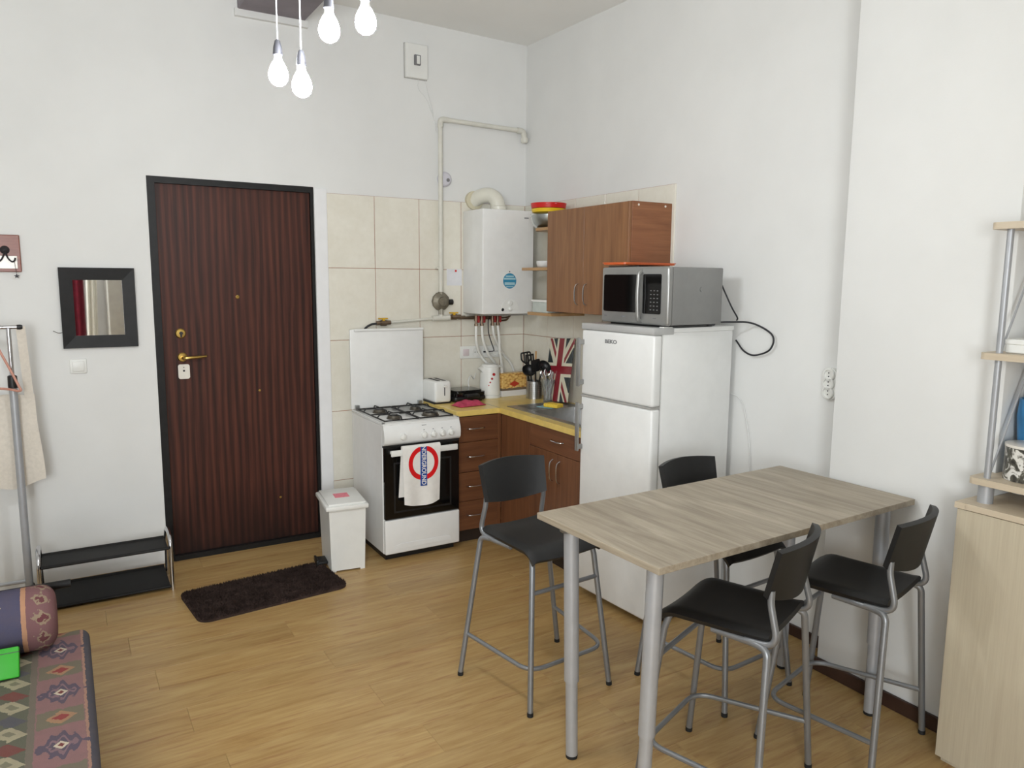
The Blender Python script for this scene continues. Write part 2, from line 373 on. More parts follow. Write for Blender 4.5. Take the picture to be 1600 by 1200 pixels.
# ------------------------------------------------------------------ mesh builder
class MB:
    def __init__(s): s.v = []; s.f = []; s.mi = []

    def add(s, vs, fs, mi=0):
        o = len(s.v); s.v += [tuple(p) for p in vs]; s.f += [tuple(i+o for i in f) for f in fs]; s.mi += [mi]*len(fs)
        return s

    def box(s, x0, x1, y0, y1, z0, z1, bev=0., seg=2, mi=0):
        if not bev:
            vs = [(x, y, z) for x in (x0, x1) for y in (y0, y1) for z in (z0, z1)]
            return s.add(vs, [(0, 1, 3, 2), (4, 6, 7, 5), (0, 4, 5, 1), (2, 3, 7, 6), (0, 2, 6, 4), (1, 5, 7, 3)], mi)
        bm = bmesh.new(); bmesh.ops.create_cube(bm, size=1)
        for p in bm.verts: p.co = Vector(((x0+x1)/2+p.co.x*(x1-x0), (y0+y1)/2+p.co.y*(y1-y0), (z0+z1)/2+p.co.z*(z1-z0)))
        bmesh.ops.bevel(bm, geom=bm.edges[:], offset=bev, segments=seg, profile=.5, affect='EDGES')
        return s.bm(bm, mi)

    def bm(s, bm, mi=0):
        bm.verts.index_update()
        s.add([p.co.copy() for p in bm.verts], [[q.index for q in f.verts] for f in bm.faces], mi); bm.free(); return s

    def tube(s, pts, r, n=10, closed=False, caps=True, mi=0):
        pts = [Vector(p) for p in pts]; k = len(pts); rs = r if isinstance(r, (list, tuple)) else [r]*k
        tang = []
        for i in range(k):
            a = pts[i-1] if (i > 0 or closed) else pts[i]; b = pts[(i+1) % k] if (i < k-1 or closed) else pts[i]
            tang.append((b-a).normalized())
        nrm = tang[0].orthogonal().normalized(); vs = []; fs = []
        for i in range(k):
            nrm = (nrm - tang[i]*nrm.dot(tang[i])); nrm = nrm.normalized() if nrm.length > 1e-6 else tang[i].orthogonal().normalized()
            bn = tang[i].cross(nrm)
            for j in range(n):
                a = 2*math.pi*j/n; vs.append(pts[i] + (nrm*math.cos(a)+bn*math.sin(a))*rs[i])
        for i in range(k if closed else k-1):
            for j in range(n):
                a = i*n+j; b = i*n+(j+1) % n; c = ((i+1) % k)*n+(j+1) % n; d = ((i+1) % k)*n+j; fs.append((a, b, c, d))
        if caps and not closed: fs += [tuple(range(n-1, -1, -1)), tuple(range((k-1)*n, k*n))]
        return s.add(vs, fs, mi)

    def lathe(s, prof, n=24, c=(0, 0, 0), axis='z', mi=0, ang=2*math.pi):
        """prof: list of (radius, height)"""
        vs = []; fs = []; k = len(prof)
        full = abs(ang-2*math.pi) < 1e-6
        for (r, h) in prof:
            for j in range(n):
                a = ang*j/(n if full else n-1); x, y, z = r*math.cos(a), r*math.sin(a), h
                if axis == 'x': x, y, z = h, x, y
                elif axis == 'y': x, y, z = x, h, y
                vs.append((c[0]+x, c[1]+y, c[2]+z))
        for i in range(k-1):
            for j in range(n if full else n-1):
                fs.append((i*n+j, i*n+(j+1) % n, (i+1)*n+(j+1) % n, (i+1)*n+j))
        if prof[0][0] > 1e-6 and full: fs.append(tuple(range(n-1, -1, -1)))
        if prof[-1][0] > 1e-6 and full: fs.append(tuple(range((k-1)*n, k*n)))
        return s.add(vs, fs, mi)

    def cyl(s, p, q, r, n=16, mi=0): return s.tube([p, q], r, n, mi=mi)

    def prism(s, poly, h0, h1, axis='z', mi=0):
        k = len(poly)
        def P(a, b, h): return {'z': (a, b, h), 'x': (h, a, b), 'y': (a, h, b)}[axis]
        vs = [P(a, b, h0) for a, b in poly]+[P(a, b, h1) for a, b in poly]
        fs = [tuple(range(k-1, -1, -1)), tuple(range(k, 2*k))]+[(i, (i+1) % k, k+(i+1) % k, k+i) for i in range(k)]
        return s.add(vs, fs, mi)

    def sheet(s, fn, nu, nv, th, mi=0):
        """closed thin slab: fn(u,v)->point, thickness th along the local normal"""
        g = [[Vector(fn(i/nu, j/nv)) for j in range(nv+1)] for i in range(nu+1)]
        top = []; bot = []
        for i in range(nu+1):
            for j in range(nv+1):
                a = g[min(i+1, nu)][j]-g[max(i-1, 0)][j]; b = g[i][min(j+1, nv)]-g[i][max(j-1, 0)]
                n = a.cross(b); n = n.normalized() if n.length > 1e-9 else Vector((0, 0, 1))
                top.append(g[i][j]+n*th/2); bot.append(g[i][j]-n*th/2)
        N = (nu+1)*(nv+1); ix = lambda i, j: i*(nv+1)+j; fs = []
        for i in range(nu):
            for j in range(nv):
                q = (ix(i, j), ix(i+1, j), ix(i+1, j+1), ix(i, j+1)); fs.append(q); fs.append(tuple(N+k for k in reversed(q)))
        for i in range(nu):
            fs.append((ix(i+1, 0), ix(i, 0), N+ix(i, 0), N+ix(i+1, 0))); fs.append((ix(i, nv), ix(i+1, nv), N+ix(i+1, nv), N+ix(i, nv)))
        for j in range(nv):
            fs.append((ix(0, j), ix(0, j+1), N+ix(0, j+1), N+ix(0, j))); fs.append((ix(nu, j+1), ix(nu, j), N+ix(nu, j), N+ix(nu, j+1)))
        return s.add(top+bot, fs, mi)

    def xf(s, m):
        s.v = [tuple(m @ Vector(p)) for p in s.v]; return s

    def mesh(s, name, mats, smooth=35):
        me = bpy.data.meshes.new(name); me.from_pydata(s.v, [], s.f); me.update()
        for m in (mats if isinstance(mats, (list, tuple)) else [mats]): me.materials.append(M[m] if isinstance(m, str) else m)
        if any(s.mi): me.polygons.foreach_set('material_index', s.mi)
        bm = bmesh.new(); bm.from_mesh(me); bmesh.ops.recalc_face_normals(bm, faces=bm.faces[:]); bm.to_mesh(me); bm.free()
        if smooth:
            me.polygons.foreach_set('use_smooth', [True]*len(me.polygons)); me.set_sharp_from_angle(angle=R(smooth))
        return me


def rpoly(x0, x1, y0, y1, r, n=5, corners=(1, 1, 1, 1)):
    pts = []
    for k, (cx, cy, a0) in enumerate(((x1-r, y1-r, 0), (x0+r, y1-r, 90), (x0+r, y0+r, 180), (x1-r, y0+r, 270))):
        if not corners[k]: pts.append(((x1, y1), (x0, y1), (x0, y0), (x1, y0))[k]); continue
        for i in range(n+1): a = R(a0+90*i/n); pts.append((cx+r*math.cos(a), cy+r*math.sin(a)))
    return pts


def fillet(pts, r, n=5):
    """polyline with rounded corners"""
    pts = [Vector(p) for p in pts]; out = [pts[0]]
    for i in range(1, len(pts)-1):
        p = pts[i]; a = (pts[i-1]-p); b = (pts[i+1]-p); ra = min(r, a.length*.49, b.length*.49)
        A = p+a.normalized()*ra; B = p+b.normalized()*ra
        for k in range(n+1): t_ = k/n; out.append(A*(1-t_)**2+p*2*t_*(1-t_)+B*t_**2)
    out.append(pts[-1]); return out


def spline(pts, n=8):
    pts = [Vector(p) for p in pts]; P = [pts[0]*2-pts[1]]+pts+[pts[-1]*2-pts[-2]]; out = []
    for i in range(1, len(P)-2):
        for k in range(n):
            t_ = k/n; a, b, c, d = P[i-1], P[i], P[i+1], P[i+2]
            out.append(.5*((2*b)+(c-a)*t_+(2*a-5*b+4*c-d)*t_*t_+(3*b-a-3*c+d)*t_**3))
    out.append(pts[-1]); return out


# ------------------------------------------------------------------ object helpers
def tag(o, label=None, cat=None, group=None, kind=None):
    if label: o['label'] = label
    if cat: o['category'] = cat
    if group: o['group'] = group
    if kind: o['kind'] = kind
    return o


XF = {}


def thing(name, label, cat, loc=(0, 0, 0), rz=0., group=None):
    o = bpy.data.objects.new(name, None); COL.objects.link(o); o.location = loc; o.rotation_euler = (0, 0, rz)
    o.empty_display_size = .05
    XF[o.name] = (Matrix.Translation(Vector(loc)) @ Matrix.Rotation(rz, 4, 'Z')).inverted()
    return tag(o, label, cat, group)


def part(name, mb, mats, parent, label=None, world=False, smooth=35, kind=None, loc=None):
    """child mesh; coordinates in the thing's frame, or in world space with world=True"""
    if world: mb.xf(XF[parent.name])
    if loc is not None:
        mb.xf(Matrix.Translation(-Vector(loc)))
    o = bpy.data.objects.new(name, mb.mesh(name, mats, smooth)); COL.objects.link(o); o.parent = parent
    if loc is not None: o.location = loc
    XF[o.name] = Matrix.Identity(4)
    if label: o['label'] = label
    if kind: o['kind'] = kind
    return o


def single(name, mb, mats, label, cat, group=None, kind=None, smooth=35, origin=None):
    o = bpy.data.objects.new(name, None)
    if origin is None:
        xs = [p[0] for p in mb.v]; ys = [p[1] for p in mb.v]; zs = [p[2] for p in mb.v]
        origin = ((min(xs)+max(xs))/2, (min(ys)+max(ys))/2, min(zs))
    bpy.data.objects.remove(o)
    mb.xf(Matrix.Translation(-Vector(origin)))
    o = bpy.data.objects.new(name, mb.mesh(name, mats, smooth)); COL.objects.link(o); o.location = origin
    XF[o.name] = Matrix.Translation(-Vector(origin))
    return tag(o, label, cat, group, kind)


def struct(name, mb, mats, label=None, smooth=None):
    o = bpy.data.objects.new(name, mb.mesh(name, mats, smooth)); COL.objects.link(o)
    XF[o.name] = Matrix.Identity(4); o['kind'] = 'structure'
    if label: o['label'] = label
    return o


def text_mb(body, size, ext=.0006, bold=0.):
    cu = bpy.data.curves.new('lettering', 'FONT'); cu.body = body; cu.size = size; cu.extrude = ext; cu.offset = bold
    cu.align_x = 'CENTER'; cu.align_y = 'CENTER'; cu.resolution_u = 3
    ob = bpy.data.objects.new('lettering', cu); COL.objects.link(ob)
    dg_ = bpy.context.evaluated_depsgraph_get(); me = bpy.data.meshes.new_from_object(ob.evaluated_get(dg_))
    mb = MB(); mb.add([v.co.copy() for v in me.vertices], [tuple(p.vertices) for p in me.polygons])
    bpy.data.objects.remove(ob); bpy.data.curves.remove(cu); bpy.data.meshes.remove(me)
    return mb


def basis(origin, ex, ey):
    """matrix taking text space (x right, y up, z out) to a plane"""
    ex = Vector(ex).normalized(); ey = Vector(ey).normalized(); ez = ex.cross(ey); m = Matrix.Identity(4)
    for i in range(3): m[i][0] = ex[i]; m[i][1] = ey[i]; m[i][2] = ez[i]; m[i][3] = origin[i]
    return m


# ================================================================== THE ROOM
XL, YF = -4.8, -6.6
# floor: laminate planks running along X
fl = struct('floor', MB().box(XL-.1, .12, YF-.1, .12, -.12, -.012), 'subfloor', 'honey oak laminate floor')
PW, PL = .192, 1.29
plank_me = MB().box(0, PL-.0006, 0, PW-.0006, -.012, 0, .0005, 1).mesh('plank', 'plank', 0)
row = 0; y = -PW+.02
while y > YF-.1:
    x = XL-.1-((row*.47) % 1.)*PL
    while x < 0:
        a = max(x, XL-.08); b = min(x+PL, .1)
        if b-a > .05:
            me = plank_me
            if b-a < PL-.01: me = MB().box(0, b-a-.0006, 0, PW-.0006, -.012, 0, .0005, 1).mesh('plank', 'plank', 0)
            o = bpy.data.objects.new('plank', me); COL.objects.link(o); o.parent = fl; o.location = (a, y, 0)
        x += PL
    y -= PW; row += 1

# ceiling (slightly out of level in this old building)
def cz(x, y): return 3.333-.021*x+.019*y
mb = MB(); c4 = [(XL-.1, YF-.1), (.12, YF-.1), (.12, .12), (XL-.1, .12)]
mb.add([(x, y, cz(x, y)) for x, y in c4]+[(x, y, cz(x, y)+.15) for x, y in c4],
       [(0, 1, 2, 3), (7, 6, 5, 4), (0, 4, 5, 1), (1, 5, 6, 2), (2, 6, 7, 3), (3, 7, 4, 0)])
struct('ceiling', mb, 'ceiling', 'off-white plaster ceiling')

DX0, DX1, DZ = -2.493, -1.552, 2.257
mb = MB().box(XL-.1, DX0, 0, .12, -.1, 3.6).box(DX1, .12, 0, .12, -.1, 3.6).box(DX0, DX1, 0, .12, DZ, 3.6)
wb = struct('wall_back', mb, 'wall', 'white wall with the brown door')
wr = struct('wall_right', MB().box(0, .12, YF-.1, 0, -.1, 3.6), 'wall', 'white wall on the right')
# pilaster on the right wall
part('pilaster', MB().box(-.18, .0, -3.425, -2.768, 0, 3.6, .006, 2), 'wall', wr)
# left wall, and the front wall with its window (behind the camera)
struct('wall_left', MB().box(XL-.1, XL, YF-.1, 0, -.1, 3.6), 'wall', 'white wall on the left')
WF = (-4.65, -3.38, .9, 2.6)
mb = MB().box(XL-.1, WF[0], YF-.1, YF, -.1, 3.6).box(WF[1], .12, YF-.1, YF, -.1, 3.6).box(WF[0], WF[1], YF-.1, YF, -.1, WF[2]).box(WF[0], WF[1], YF-.1, YF, WF[3], 3.6)
struct('wall_front', mb, 'wall', 'white wall behind the viewer with a window')


def window(name, along, a0, a1, z0, z1, plane):
    t_ = .05; fr = MB(); pn = MB()
    def bx(m, p, q, zz0, zz1, th):
        if along == 'x': m.box(p, q, plane-th, plane+th, zz0, zz1)
        else: m.box(plane-th, plane+th, p, q, zz0, zz1)
    bx(fr, a0, a0+t_, z0, z1, .03); bx(fr, a1-t_, a1, z0, z1, .03); bx(fr, a0+t_, a1-t_, z0, z0+t_, .03); bx(fr, a0+t_, a1-t_, z1-t_, z1, .03)
    m_ = (a0+a1)/2; bx(fr, m_-.03, m_+.03, z0+t_, z1-t_, .03)
    o = struct(name, fr, 'white_trim', 'white framed window')
    for p, q in ((a0+t_, m_-.03), (m_+.03, a1-t_)):
        g_ = MB(); bx(g_, p, q, z0+t_, z1-t_, .003); part('pane', g_, 'pane', o, smooth=0)


window('window_1', 'x', WF[0], WF[1], WF[2], WF[3], YF-.05)


def curtain(x0, x1, y, z0, z1, folds, amp, mat, label, slant=0.):
    def fn(u, v):
        z = z0+(z1-z0)*v
        x = x0+(x1-x0)*u + slant*(1-v)
        return (x, y+amp*math.sin(u*folds*2*math.pi), z)
    single('curtain', MB().sheet(fn, folds*8, 3, .004), mat, label, 'curtain', smooth=80)


curtain(-2.96, -2.68, -6.42, .04, 2.75, 3, .03, 'curtain_red', 'maroon curtain drawn beside the front window')
curtain(-2.62, -2.5, -6.32, .04, 2.75, 2, .025, 'curtain_white', 'narrow white curtain hanging beside the maroon one', -.08)
tw = thing('wardrobe', 'grey beige wardrobe against the wall behind the viewer', 'wardrobe', (-2.1, -6.3, 0))
part('body', MB().box(-.33, .33, -.28, .25, .06, 2.1, .004), 'wardrobe', tw); part('plinth', MB().box(-.32, .32, -.27, .22, 0, .06), 'plinth', tw)
part('door', MB().box(-.325, -.003, .25, .268, .08, 2.08, .003), 'wardrobe', tw); part('door', MB().box(.003, .325, .25, .268, .08, 2.08, .003), 'wardrobe', tw)

# wall tiles: every tile is its own piece, on a recessed brown grout bed
TX0, TZ1, TW, TH, J = -1.472, 2.227, .315, .4635, .0035
part('grout', MB().box(TX0+.003, 0, -.0075, 0, 0, TZ1-.002), 'grout', wb, smooth=0)
part('grout', MB().box(-.0075, 0, -1.573, -.0075, .8, TZ1-.002), 'grout', wr, smooth=0)
tcache = {}
def tile(parent, w_, h_, loc, axis):
    k = (round(w_, 3), round(h_, 3), axis)
    if k not in tcache:
        mb = MB().box(0, w_-J, -.010, 0, 0, h_-J, .0012, 1) if axis == 'y' else MB().box(-.010, 0, -(w_-J), 0, 0, h_-J, .0012, 1)
        tcache[k] = mb.mesh('tile', 'tile', 0)
    o = bpy.data.objects.new('tile', tcache[k]); COL.objects.link(o); o.parent = parent; o.location = loc
zr = [TZ1-i*TH for i in range(6)]; zr[5] = 0.
for i in range(5):
    z0 = zr[i+1]; h_ = zr[i]-z0
    if h_ < .05: continue
    for k in range(5):
        x0 = TX0+k*TW; w_ = min(TW, -.009-x0)
        tile(wb, w_, h_, (x0, 0, z0), 'y')
    if i > 2: continue
    for k in range(5):
        y0 = -.010-k*TW
        tile(wr, TW if k < 4 else .31, h_, (0, y0, z0), 'x')
# white plaster strip between door and tiles
struct('trim_1', MB().box(DX1, TX0, -.014, 0, 0, 2.25, .004, 2), 'white_trim', 'white strip between door and tiles')
# baseboards
struct('baseboard_right', MB().box(-.014, 0, -2.768, -2.15, 0, .055, .003, 1).box(-.196, -.18, -3.425, -2.755, 0, .06, .003, 1).box(-.014, 0, -6.6, -3.425, 0, .055, .003, 1),
       'baseboard', 'dark brown baseboard along the right wall')
# ceiling box with a dark underside above the door
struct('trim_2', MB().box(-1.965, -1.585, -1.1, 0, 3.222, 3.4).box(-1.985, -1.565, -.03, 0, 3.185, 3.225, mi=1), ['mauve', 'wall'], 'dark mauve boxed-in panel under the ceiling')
# hairline cracks / cable lines on the back wall corner
# ------------------------------------------------------------------ door
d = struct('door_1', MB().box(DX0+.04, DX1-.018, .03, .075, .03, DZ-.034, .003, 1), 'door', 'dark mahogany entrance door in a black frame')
fr = MB().box(DX0, DX0+.042, .004, .09, 0, DZ).box(DX1-.02, DX1, .004, .09, 0, DZ).box(DX0+.042, DX1-.02, .004, .09, DZ-.036, DZ).box(DX0+.042, DX1-.02, .0, .09, 0, .032)
part('door_frame', fr, 'black_frame', d, label='black painted door frame')
part('peephole', MB().lathe([(.011, 0), (.011, -.006), (.007, -.008), (.0, -.004)], 16, (-2.025, .03, 1.579), 'y'), 'brass', d)
es = part('lock_rosette', MB().lathe([(.029, 0), (.029, -.006), (.024, -.011), (.0, -.012)], 24, (-2.353, .03, 1.368), 'y'), 'brass', d)
part('lock_cylinder', MB().cyl((-2.352, .02, 1.370), (-2.352, .006, 1.370), .010, 14).box(-2.357, -2.347, .010, .02, 1.346, 1.366), 'iron', es)
hs = part('handle_rosette', MB().lathe([(.027, 0), (.027, -.006), (.022, -.011), (.0, -.012)], 24, (-2.350, .03, 1.228), 'y'), 'brass', d)
part('door_handle', MB().tube(fillet([(-2.350, .025, 1.226), (-2.350, -.022, 1.226), (-2.3, -.026, 1.228), (-2.222, -.018, 1.232)], .02), [.009]*7+[.009]*6+[.006], 10), 'brass', hs)
lp = part('lock_plate', MB().prism(rpoly(-2.377, -2.314, 1.100, 1.186, .012), .018, .03, 'y'), 'cream_gloss', d, label='cream square lock plate')
part('keyhole', MB().cyl((-2.346, .0185, 1.148), (-2.346, .0165, 1.148), .006, 10).cyl((-2.346, .0185, 1.168), (-2.346, .0165, 1.168), .003, 10), 'iron', lp)
for (x, z) in ((-1.81, .30), (-1.915, 1.0)):
    part('screw_head', MB().lathe([(.008, 0), (.007, -.003), (0, -.004)], 12, (x, .03, z), 'y'), 'brass', d)

# ================================================================== WALL FITTINGS, LEFT
# framed mirror, hung slightly crooked
t_ = thing('framed_mirror', 'square mirror in a wide black frame left of the door', 'mirror', (-2.765, -.001, 1.305))
mx, mz = .183, .437
def mf(m, pts):
    pass
O = [(-.183, 0), (.183, 0), (.183, .437), (-.183, .437)]; I = [(-.119, .068), (.119, .068), (.119, .370), (-.119, .370)]
for k in range(4):
    a, b = O[k], O[(k+1) % 4]; c, e = I[(k+1) % 4], I[k]
    mb = MB(); vs = [(p[0], -.0, p[1]) for p in (a, b, c, e)]+[(a[0], -.022, a[1]), (b[0], -.022, b[1]), (c[0], -.014, c[1]), (e[0], -.014, e[1])]
    mb.add(vs, [(0, 1, 2, 3), (4, 7, 6, 5), (0, 4, 5, 1), (1, 5, 6, 2), (2, 6, 7, 3), (3, 7, 4, 0)])
    part('frame_rail', mb, 'black_frame', t_, smooth=0)
part('mirror_glass', MB().box(-.121, .121, -.011, -.004, .066, .372), 'mirror', t_, smooth=0)
part('hanging_wire', MB().tube(spline([(-.17, -.004, .09), (-.2, -.006, .085), (-.225, -.01, .097)]), .0015, 5), 'iron', t_)
# light switch
t_ = thing('light_switch', 'white light switch on the wall below the mirror', 'switch', (-2.884, 0, 1.165))
part('switch_plate', MB().box(-.041, .041, -.009, 0, 0, .08, .004, 2), 'white_plastic', t_)
part('rocker', MB().box(-.028, .028, -.015, -.008, .012, .068, .003, 2), 'white_plastic', t_)
# hook plaque
t_ = thing('hook_plaque', 'reddish wall plaque with a black iron double hook', 'coat hook', (-3.165, 0, 1.715))
part('board', MB().box(-.055, .055, -.02, 0, 0, .190, .003, 1), 'plaque_wood', t_)
part('glazed_panel', MB().box(-.045, .040, -.024, -.019, .016, .082, .002, 1), 'cream_gloss', t_, label='pale glazed lower panel')
part('rosette', MB().lathe([(.022, 0), (.020, -.008), (.010, -.014), (0, -.016)], 16, (-.012, -.02, .112), 'y'), 'iron', t_)
for s_ in (-1, 1):
    part('hook', MB().tube(spline([(-.012, -.028, .108), (-.012+s_*.012, -.034, .070), (-.012+s_*.028, -.040, .052), (-.012+s_*.040, -.044, .058), (-.012+s_*.044, -.046, .072)], 6), .004, 8), 'iron', t_)
st = MB()
pts = []
for k in range(10): a = math.pi*k/5+math.pi/2; rr = .014 if k % 2 == 0 else .006; pts.append((.032+rr*math.cos(a), -.022+rr*math.sin(a)))
st.prism(pts, -.036, -.033, 'y'); st.tube([(.026, -.04, .056), (.032, -.0345, -.01)], .001, 5)
part('star_charm', st, 'iron', t_)

# clothes rail with tote bag and hanger
RX, RY = -3.178, -.25
t_ = thing('clothes_rail', 'grey metal clothes rail at the left edge with a bag and hanger on it', 'clothes rail', (RX, RY, 0))
part('post', MB().tube([(0, 0, .03), (0, 0, 1.155)], .0185, 14).xf(Matrix.Identity(4)), 'grey_metal', t_)
part('upper_post', MB().tube([(0, 0, 1.15), (0, 0, 1.435)], .011, 12), 'chrome', t_)
part('joint_collar', MB().lathe([(.021, 0), (.022, .01), (.021, .06), (.014, .065)], 16, (0, 0, 1.135)), 'black_plastic', t_)
part('top_bar', MB().tube([(-.95, 0, 1.44), (.04, 0, 1.44)], .010, 12), 'chrome', t_)
part('end_cap', MB().lathe([(0, -.004), (.012, -.002), (.013, .012), (.010, .022), (0, .024)], 14, (.038, 0, 1.44), 'x'), 'black_plastic', t_)
part('base_bar', MB().tube([(-.95, 0, .12), (0, 0, .12)], .010, 10), 'grey_metal', t_)
part('foot', MB().tube([(0, -.01, .022), (0, .2, .022)], .016, 10).cyl((0, 0, .02), (0, 0, .06), .02), 'black_plastic', t_)
part('post', MB().tube([(-.9, 0, .03), (-.9, 0, 1.44)], .0165, 14), 'grey_metal', t_)
part('foot', MB().tube([(-.9, -.01, .022), (-.9, .2, .022)], .016, 10), 'black_plastic', t_)

t_ = thing('tote_bag', 'beige canvas tote bag hanging from the clothes rail', 'bag', (-3.213, -.19, .632))
def bagf(side):
    def fn(u, v):
        z = .46*v; wv = .125*(1-.06*v)
        x = -.12+.24*u + (1-v)*.03*(u-.2); bulge = .018*math.sin(math.pi*u)*math.sin(math.pi*min(1, v*1.15))
        zz = z - .03*(1-v)*(1-u) + .012*math.sin(5*u+2)*(v < .2) + .004*math.sin(9*u+3*v)
        return (x+.003*math.sin(7*v), side*(.004+bulge)+.003*math.sin(11*u+4*v), zz)
    return fn
part('bag_body', MB().sheet(bagf(-1), 14, 10, .003).sheet(bagf(1), 14, 10, .003), 'canvas', t_, smooth=70)
for yy in (-.004, .004):
    part('strap', MB().sheet(lambda u, v: ((.098-.012*v)+.040*(u-.5), (-.03-.03*v if yy < 0 else -.03-.03*v)*1.0*v+yy, .44+.372*v), 3, 8, .003), 'canvas', t_, smooth=70)
t_ = thing('coat_hanger', 'pinkish plastic coat hanger on the clothes rail', 'hanger', (-3.215, -.265, 1.44), -.5)
part('hanger_arm', MB().tube(spline([(-.2, 0, -.27), (-.19, 0, -.30), (.0, 0, -.305), (.075, 0, -.315), (.07, 0, -.285), (.0, 0, -.13), (-.04, 0, -.06), (-.1, 0, -.13), (-.2, 0, -.27)], 6), .006, 8), 'hanger', t_)
part('hook', MB().tube(spline([(-.04, 0, -.06), (-.03, 0, -.02), (-.013, 0, .004), (.002, 0, .013), (.016, 0, .002)], 6), .0025, 8), 'chrome', t_)

# shoe rack
t_ = thing('shoe_rack', 'low shoe rack with two black shelves and chrome side hoops', 'shoe rack', (-2.82, -.31, 0))
for s_ in (-1, 1):
    part('side_hoop', MB().tube(fillet([(s_*.305, -.125, .0), (s_*.305, -.11, .30), (s_*.305, .09, .30), (s_*.305, .125, .0)], .075, 8), .011, 12), 'chrome', t_)
for zz, yy0, z1, nm in ((.228, -.115, .222, 0), (.012, -.125, .030, 1)):
    part('shelf', MB().sheet(lambda u, v: (-.295+.59*u, -.125+(.245+.065*nm)*v, zz+(z1-zz)*v + .010*(abs(2*v-1) > .9)), 2, 20, .006).tube([(-.295, -.125, zz+.008), (.295, -.125, zz+.008)], .008, 8), 'black_matt', t_, smooth=0)

# ================================================================== DAYBED
BX, BY0, BY1 = -2.93, -4.0, -1.40
t_ = thing('daybed', 'low daybed with a kilim-patterned cover at the left', 'bed', (BX, -2.7, 0))
part('base', MB().box(-.92, -.03, -1.28, 1.24, .05, .2, .01), 'bedbase', t_)
for xx in (-.88, -.1):
    for yy in (-1.2, 1.18): part('leg', MB().cyl((xx, yy, 0), (xx, yy, .06), .025), 'black_plastic', t_)
part('mattress', MB().box(-.95, 0, -1.3, 1.27, .18, .305, .035, 4), 'kilim', t_, label='mattress in a pink and green kilim cover')
er = MB().tube([(-.95, 1.302, .482), (-.052, 1.302, .482)], .016, 12)
part('end_rail', er, 'black_matt', t_, label='black rail at the head end')
for xx in (-.125, -.85): part('rail_post', MB().cyl((xx, 1.302, 0), (xx, 1.302, .482), .018), 'black_frame', t_)
prof = [(0, 0)]
for k in range(9): a = math.pi/2*k/8; prof.append((.06+.058*math.sin(a), -.05*(1-math.cos(a))))
prof += [(.118, -.3), (.118, -.8)]; prof.append((.06, -.85)); prof.append((0, -.852))
single('bolster', MB().lathe(prof, 40, (-3.032, -1.545, .423), 'x'), 'kilim_bolster', 'round kilim bolster lying at the head of the daybed', 'cushion', origin=(-3.032, -1.545, .423), smooth=60)
t_ = thing('green_box', 'bright green flat box propped against the kilim bolster', 'box', (-3.30, -1.765, .305), -.05)
gm = Matrix.Rotation(R(-27), 4, 'X')
part('box_body', MB().box(-.15, .15, -.014, .014, .004, .108, .005, 2).xf(gm), 'green', t_)
part('seam', MB().box(-.1505, .1505, -.0145, .0145, .088, .0905).xf(gm), 'black_plastic', t_, smooth=0)

# ================================================================== DOORMAT
t_ = thing('doormat', 'brown shaggy doormat in front of the door', 'rug', (-2.085, -.712, 0), .10)
part('backing', MB().prism(rpoly(-.395, .395, -.215, .215, .06), 0, .012), 'rug', t_, smooth=0)
pl = MB(); rnd = random.Random(3)
for k in range(15000):
    while True:
        x = rnd.uniform(-.395, .395); y = rnd.uniform(-.215, .215); dx = max(abs(x)-.335, 0); dy = max(abs(y)-.155, 0)
        if dx*dx+dy*dy < .06**2: break
    a = rnd.uniform(0, 6.28); l = rnd.uniform(.008, .015); bx_, by_ = math.cos(a)*.0035, math.sin(a)*.0035
    kk = 1 if dx*dx+dy*dy < .035**2 and abs(x) < .36 and abs(y) < .18 else .3; tx, ty = rnd.uniform(-.012, .012)*kk, rnd.uniform(-.012, .012)*kk
    pl.add([(x-bx_, y-by_, .011), (x+bx_, y+by_, .011), (x+tx, y+ty, .011+l)], [(0, 1, 2)])
part('pile', pl, 'rug', t_, smooth=0, kind='stuff')

# ================================================================== PEDAL BIN
t_ = thing('pedal_bin', 'white pedal bin standing between the door and the stove', 'bin', (-1.578, -.497, 0), -.12)
def frust(m, a, b, z0, a2, b2, z1):
    m.add([(-a, -b, z0), (a, -b, z0), (a, b, z0), (-a, b, z0), (-a2, -b2, z1), (a2, -b2, z1), (a2, b2, z1), (-a2, b2, z1)],
          [(3, 2, 1, 0), (4, 5, 6, 7), (0, 1, 5, 4), (1, 2, 6, 5), (2, 3, 7, 6), (3, 0, 4, 7)]); return m
part('bin_body', frust(MB(), .097, .155, .008, .106, .165, .375), 'white_plastic', t_, smooth=0)
part('bin_foot', MB().box(-.097, -.07, -.155, .155, 0, .01).box(.07, .097, -.155, .155, 0, .01), 'white_plastic', t_)
lid = part('lid', MB().box(-.125, .122, -.18, .178, .372, .400, .008, 2).box(-.108, .108, -.165, .165, .398, .412, .006, 2), 'white_plastic', t_)
part('sticker', MB().box(-.045, .04, -.04, .05, .4115, .4128), 'pink_print', lid, label='pink sticker', smooth=0)
part('pedal', MB().box(-.165, -.098, -.055, .055, .02, .035, .005, 2).box(-.165, -.150, -.055, .055, .012, .045, .004, 2), 'black_plastic', t_, label='black pedal')

# ================================================================== STOVE
SX, SY = -1.366, -.636
t_ = thing('gas_stove', 'white gas stove with its lid raised beside the drawer unit', 'stove', (SX, SY, 0))
SW, SD, SH = .501, .545, .845
bd = MB().box(0, SW, .015, SD, .045, .835, .004, 1)
part('body', bd, 'white_enamel', t_)
part('foot', MB().box(.02, SW-.02, .04, SD-.03, .0, .05), 'black_plastic', t_, label='dark recessed base')
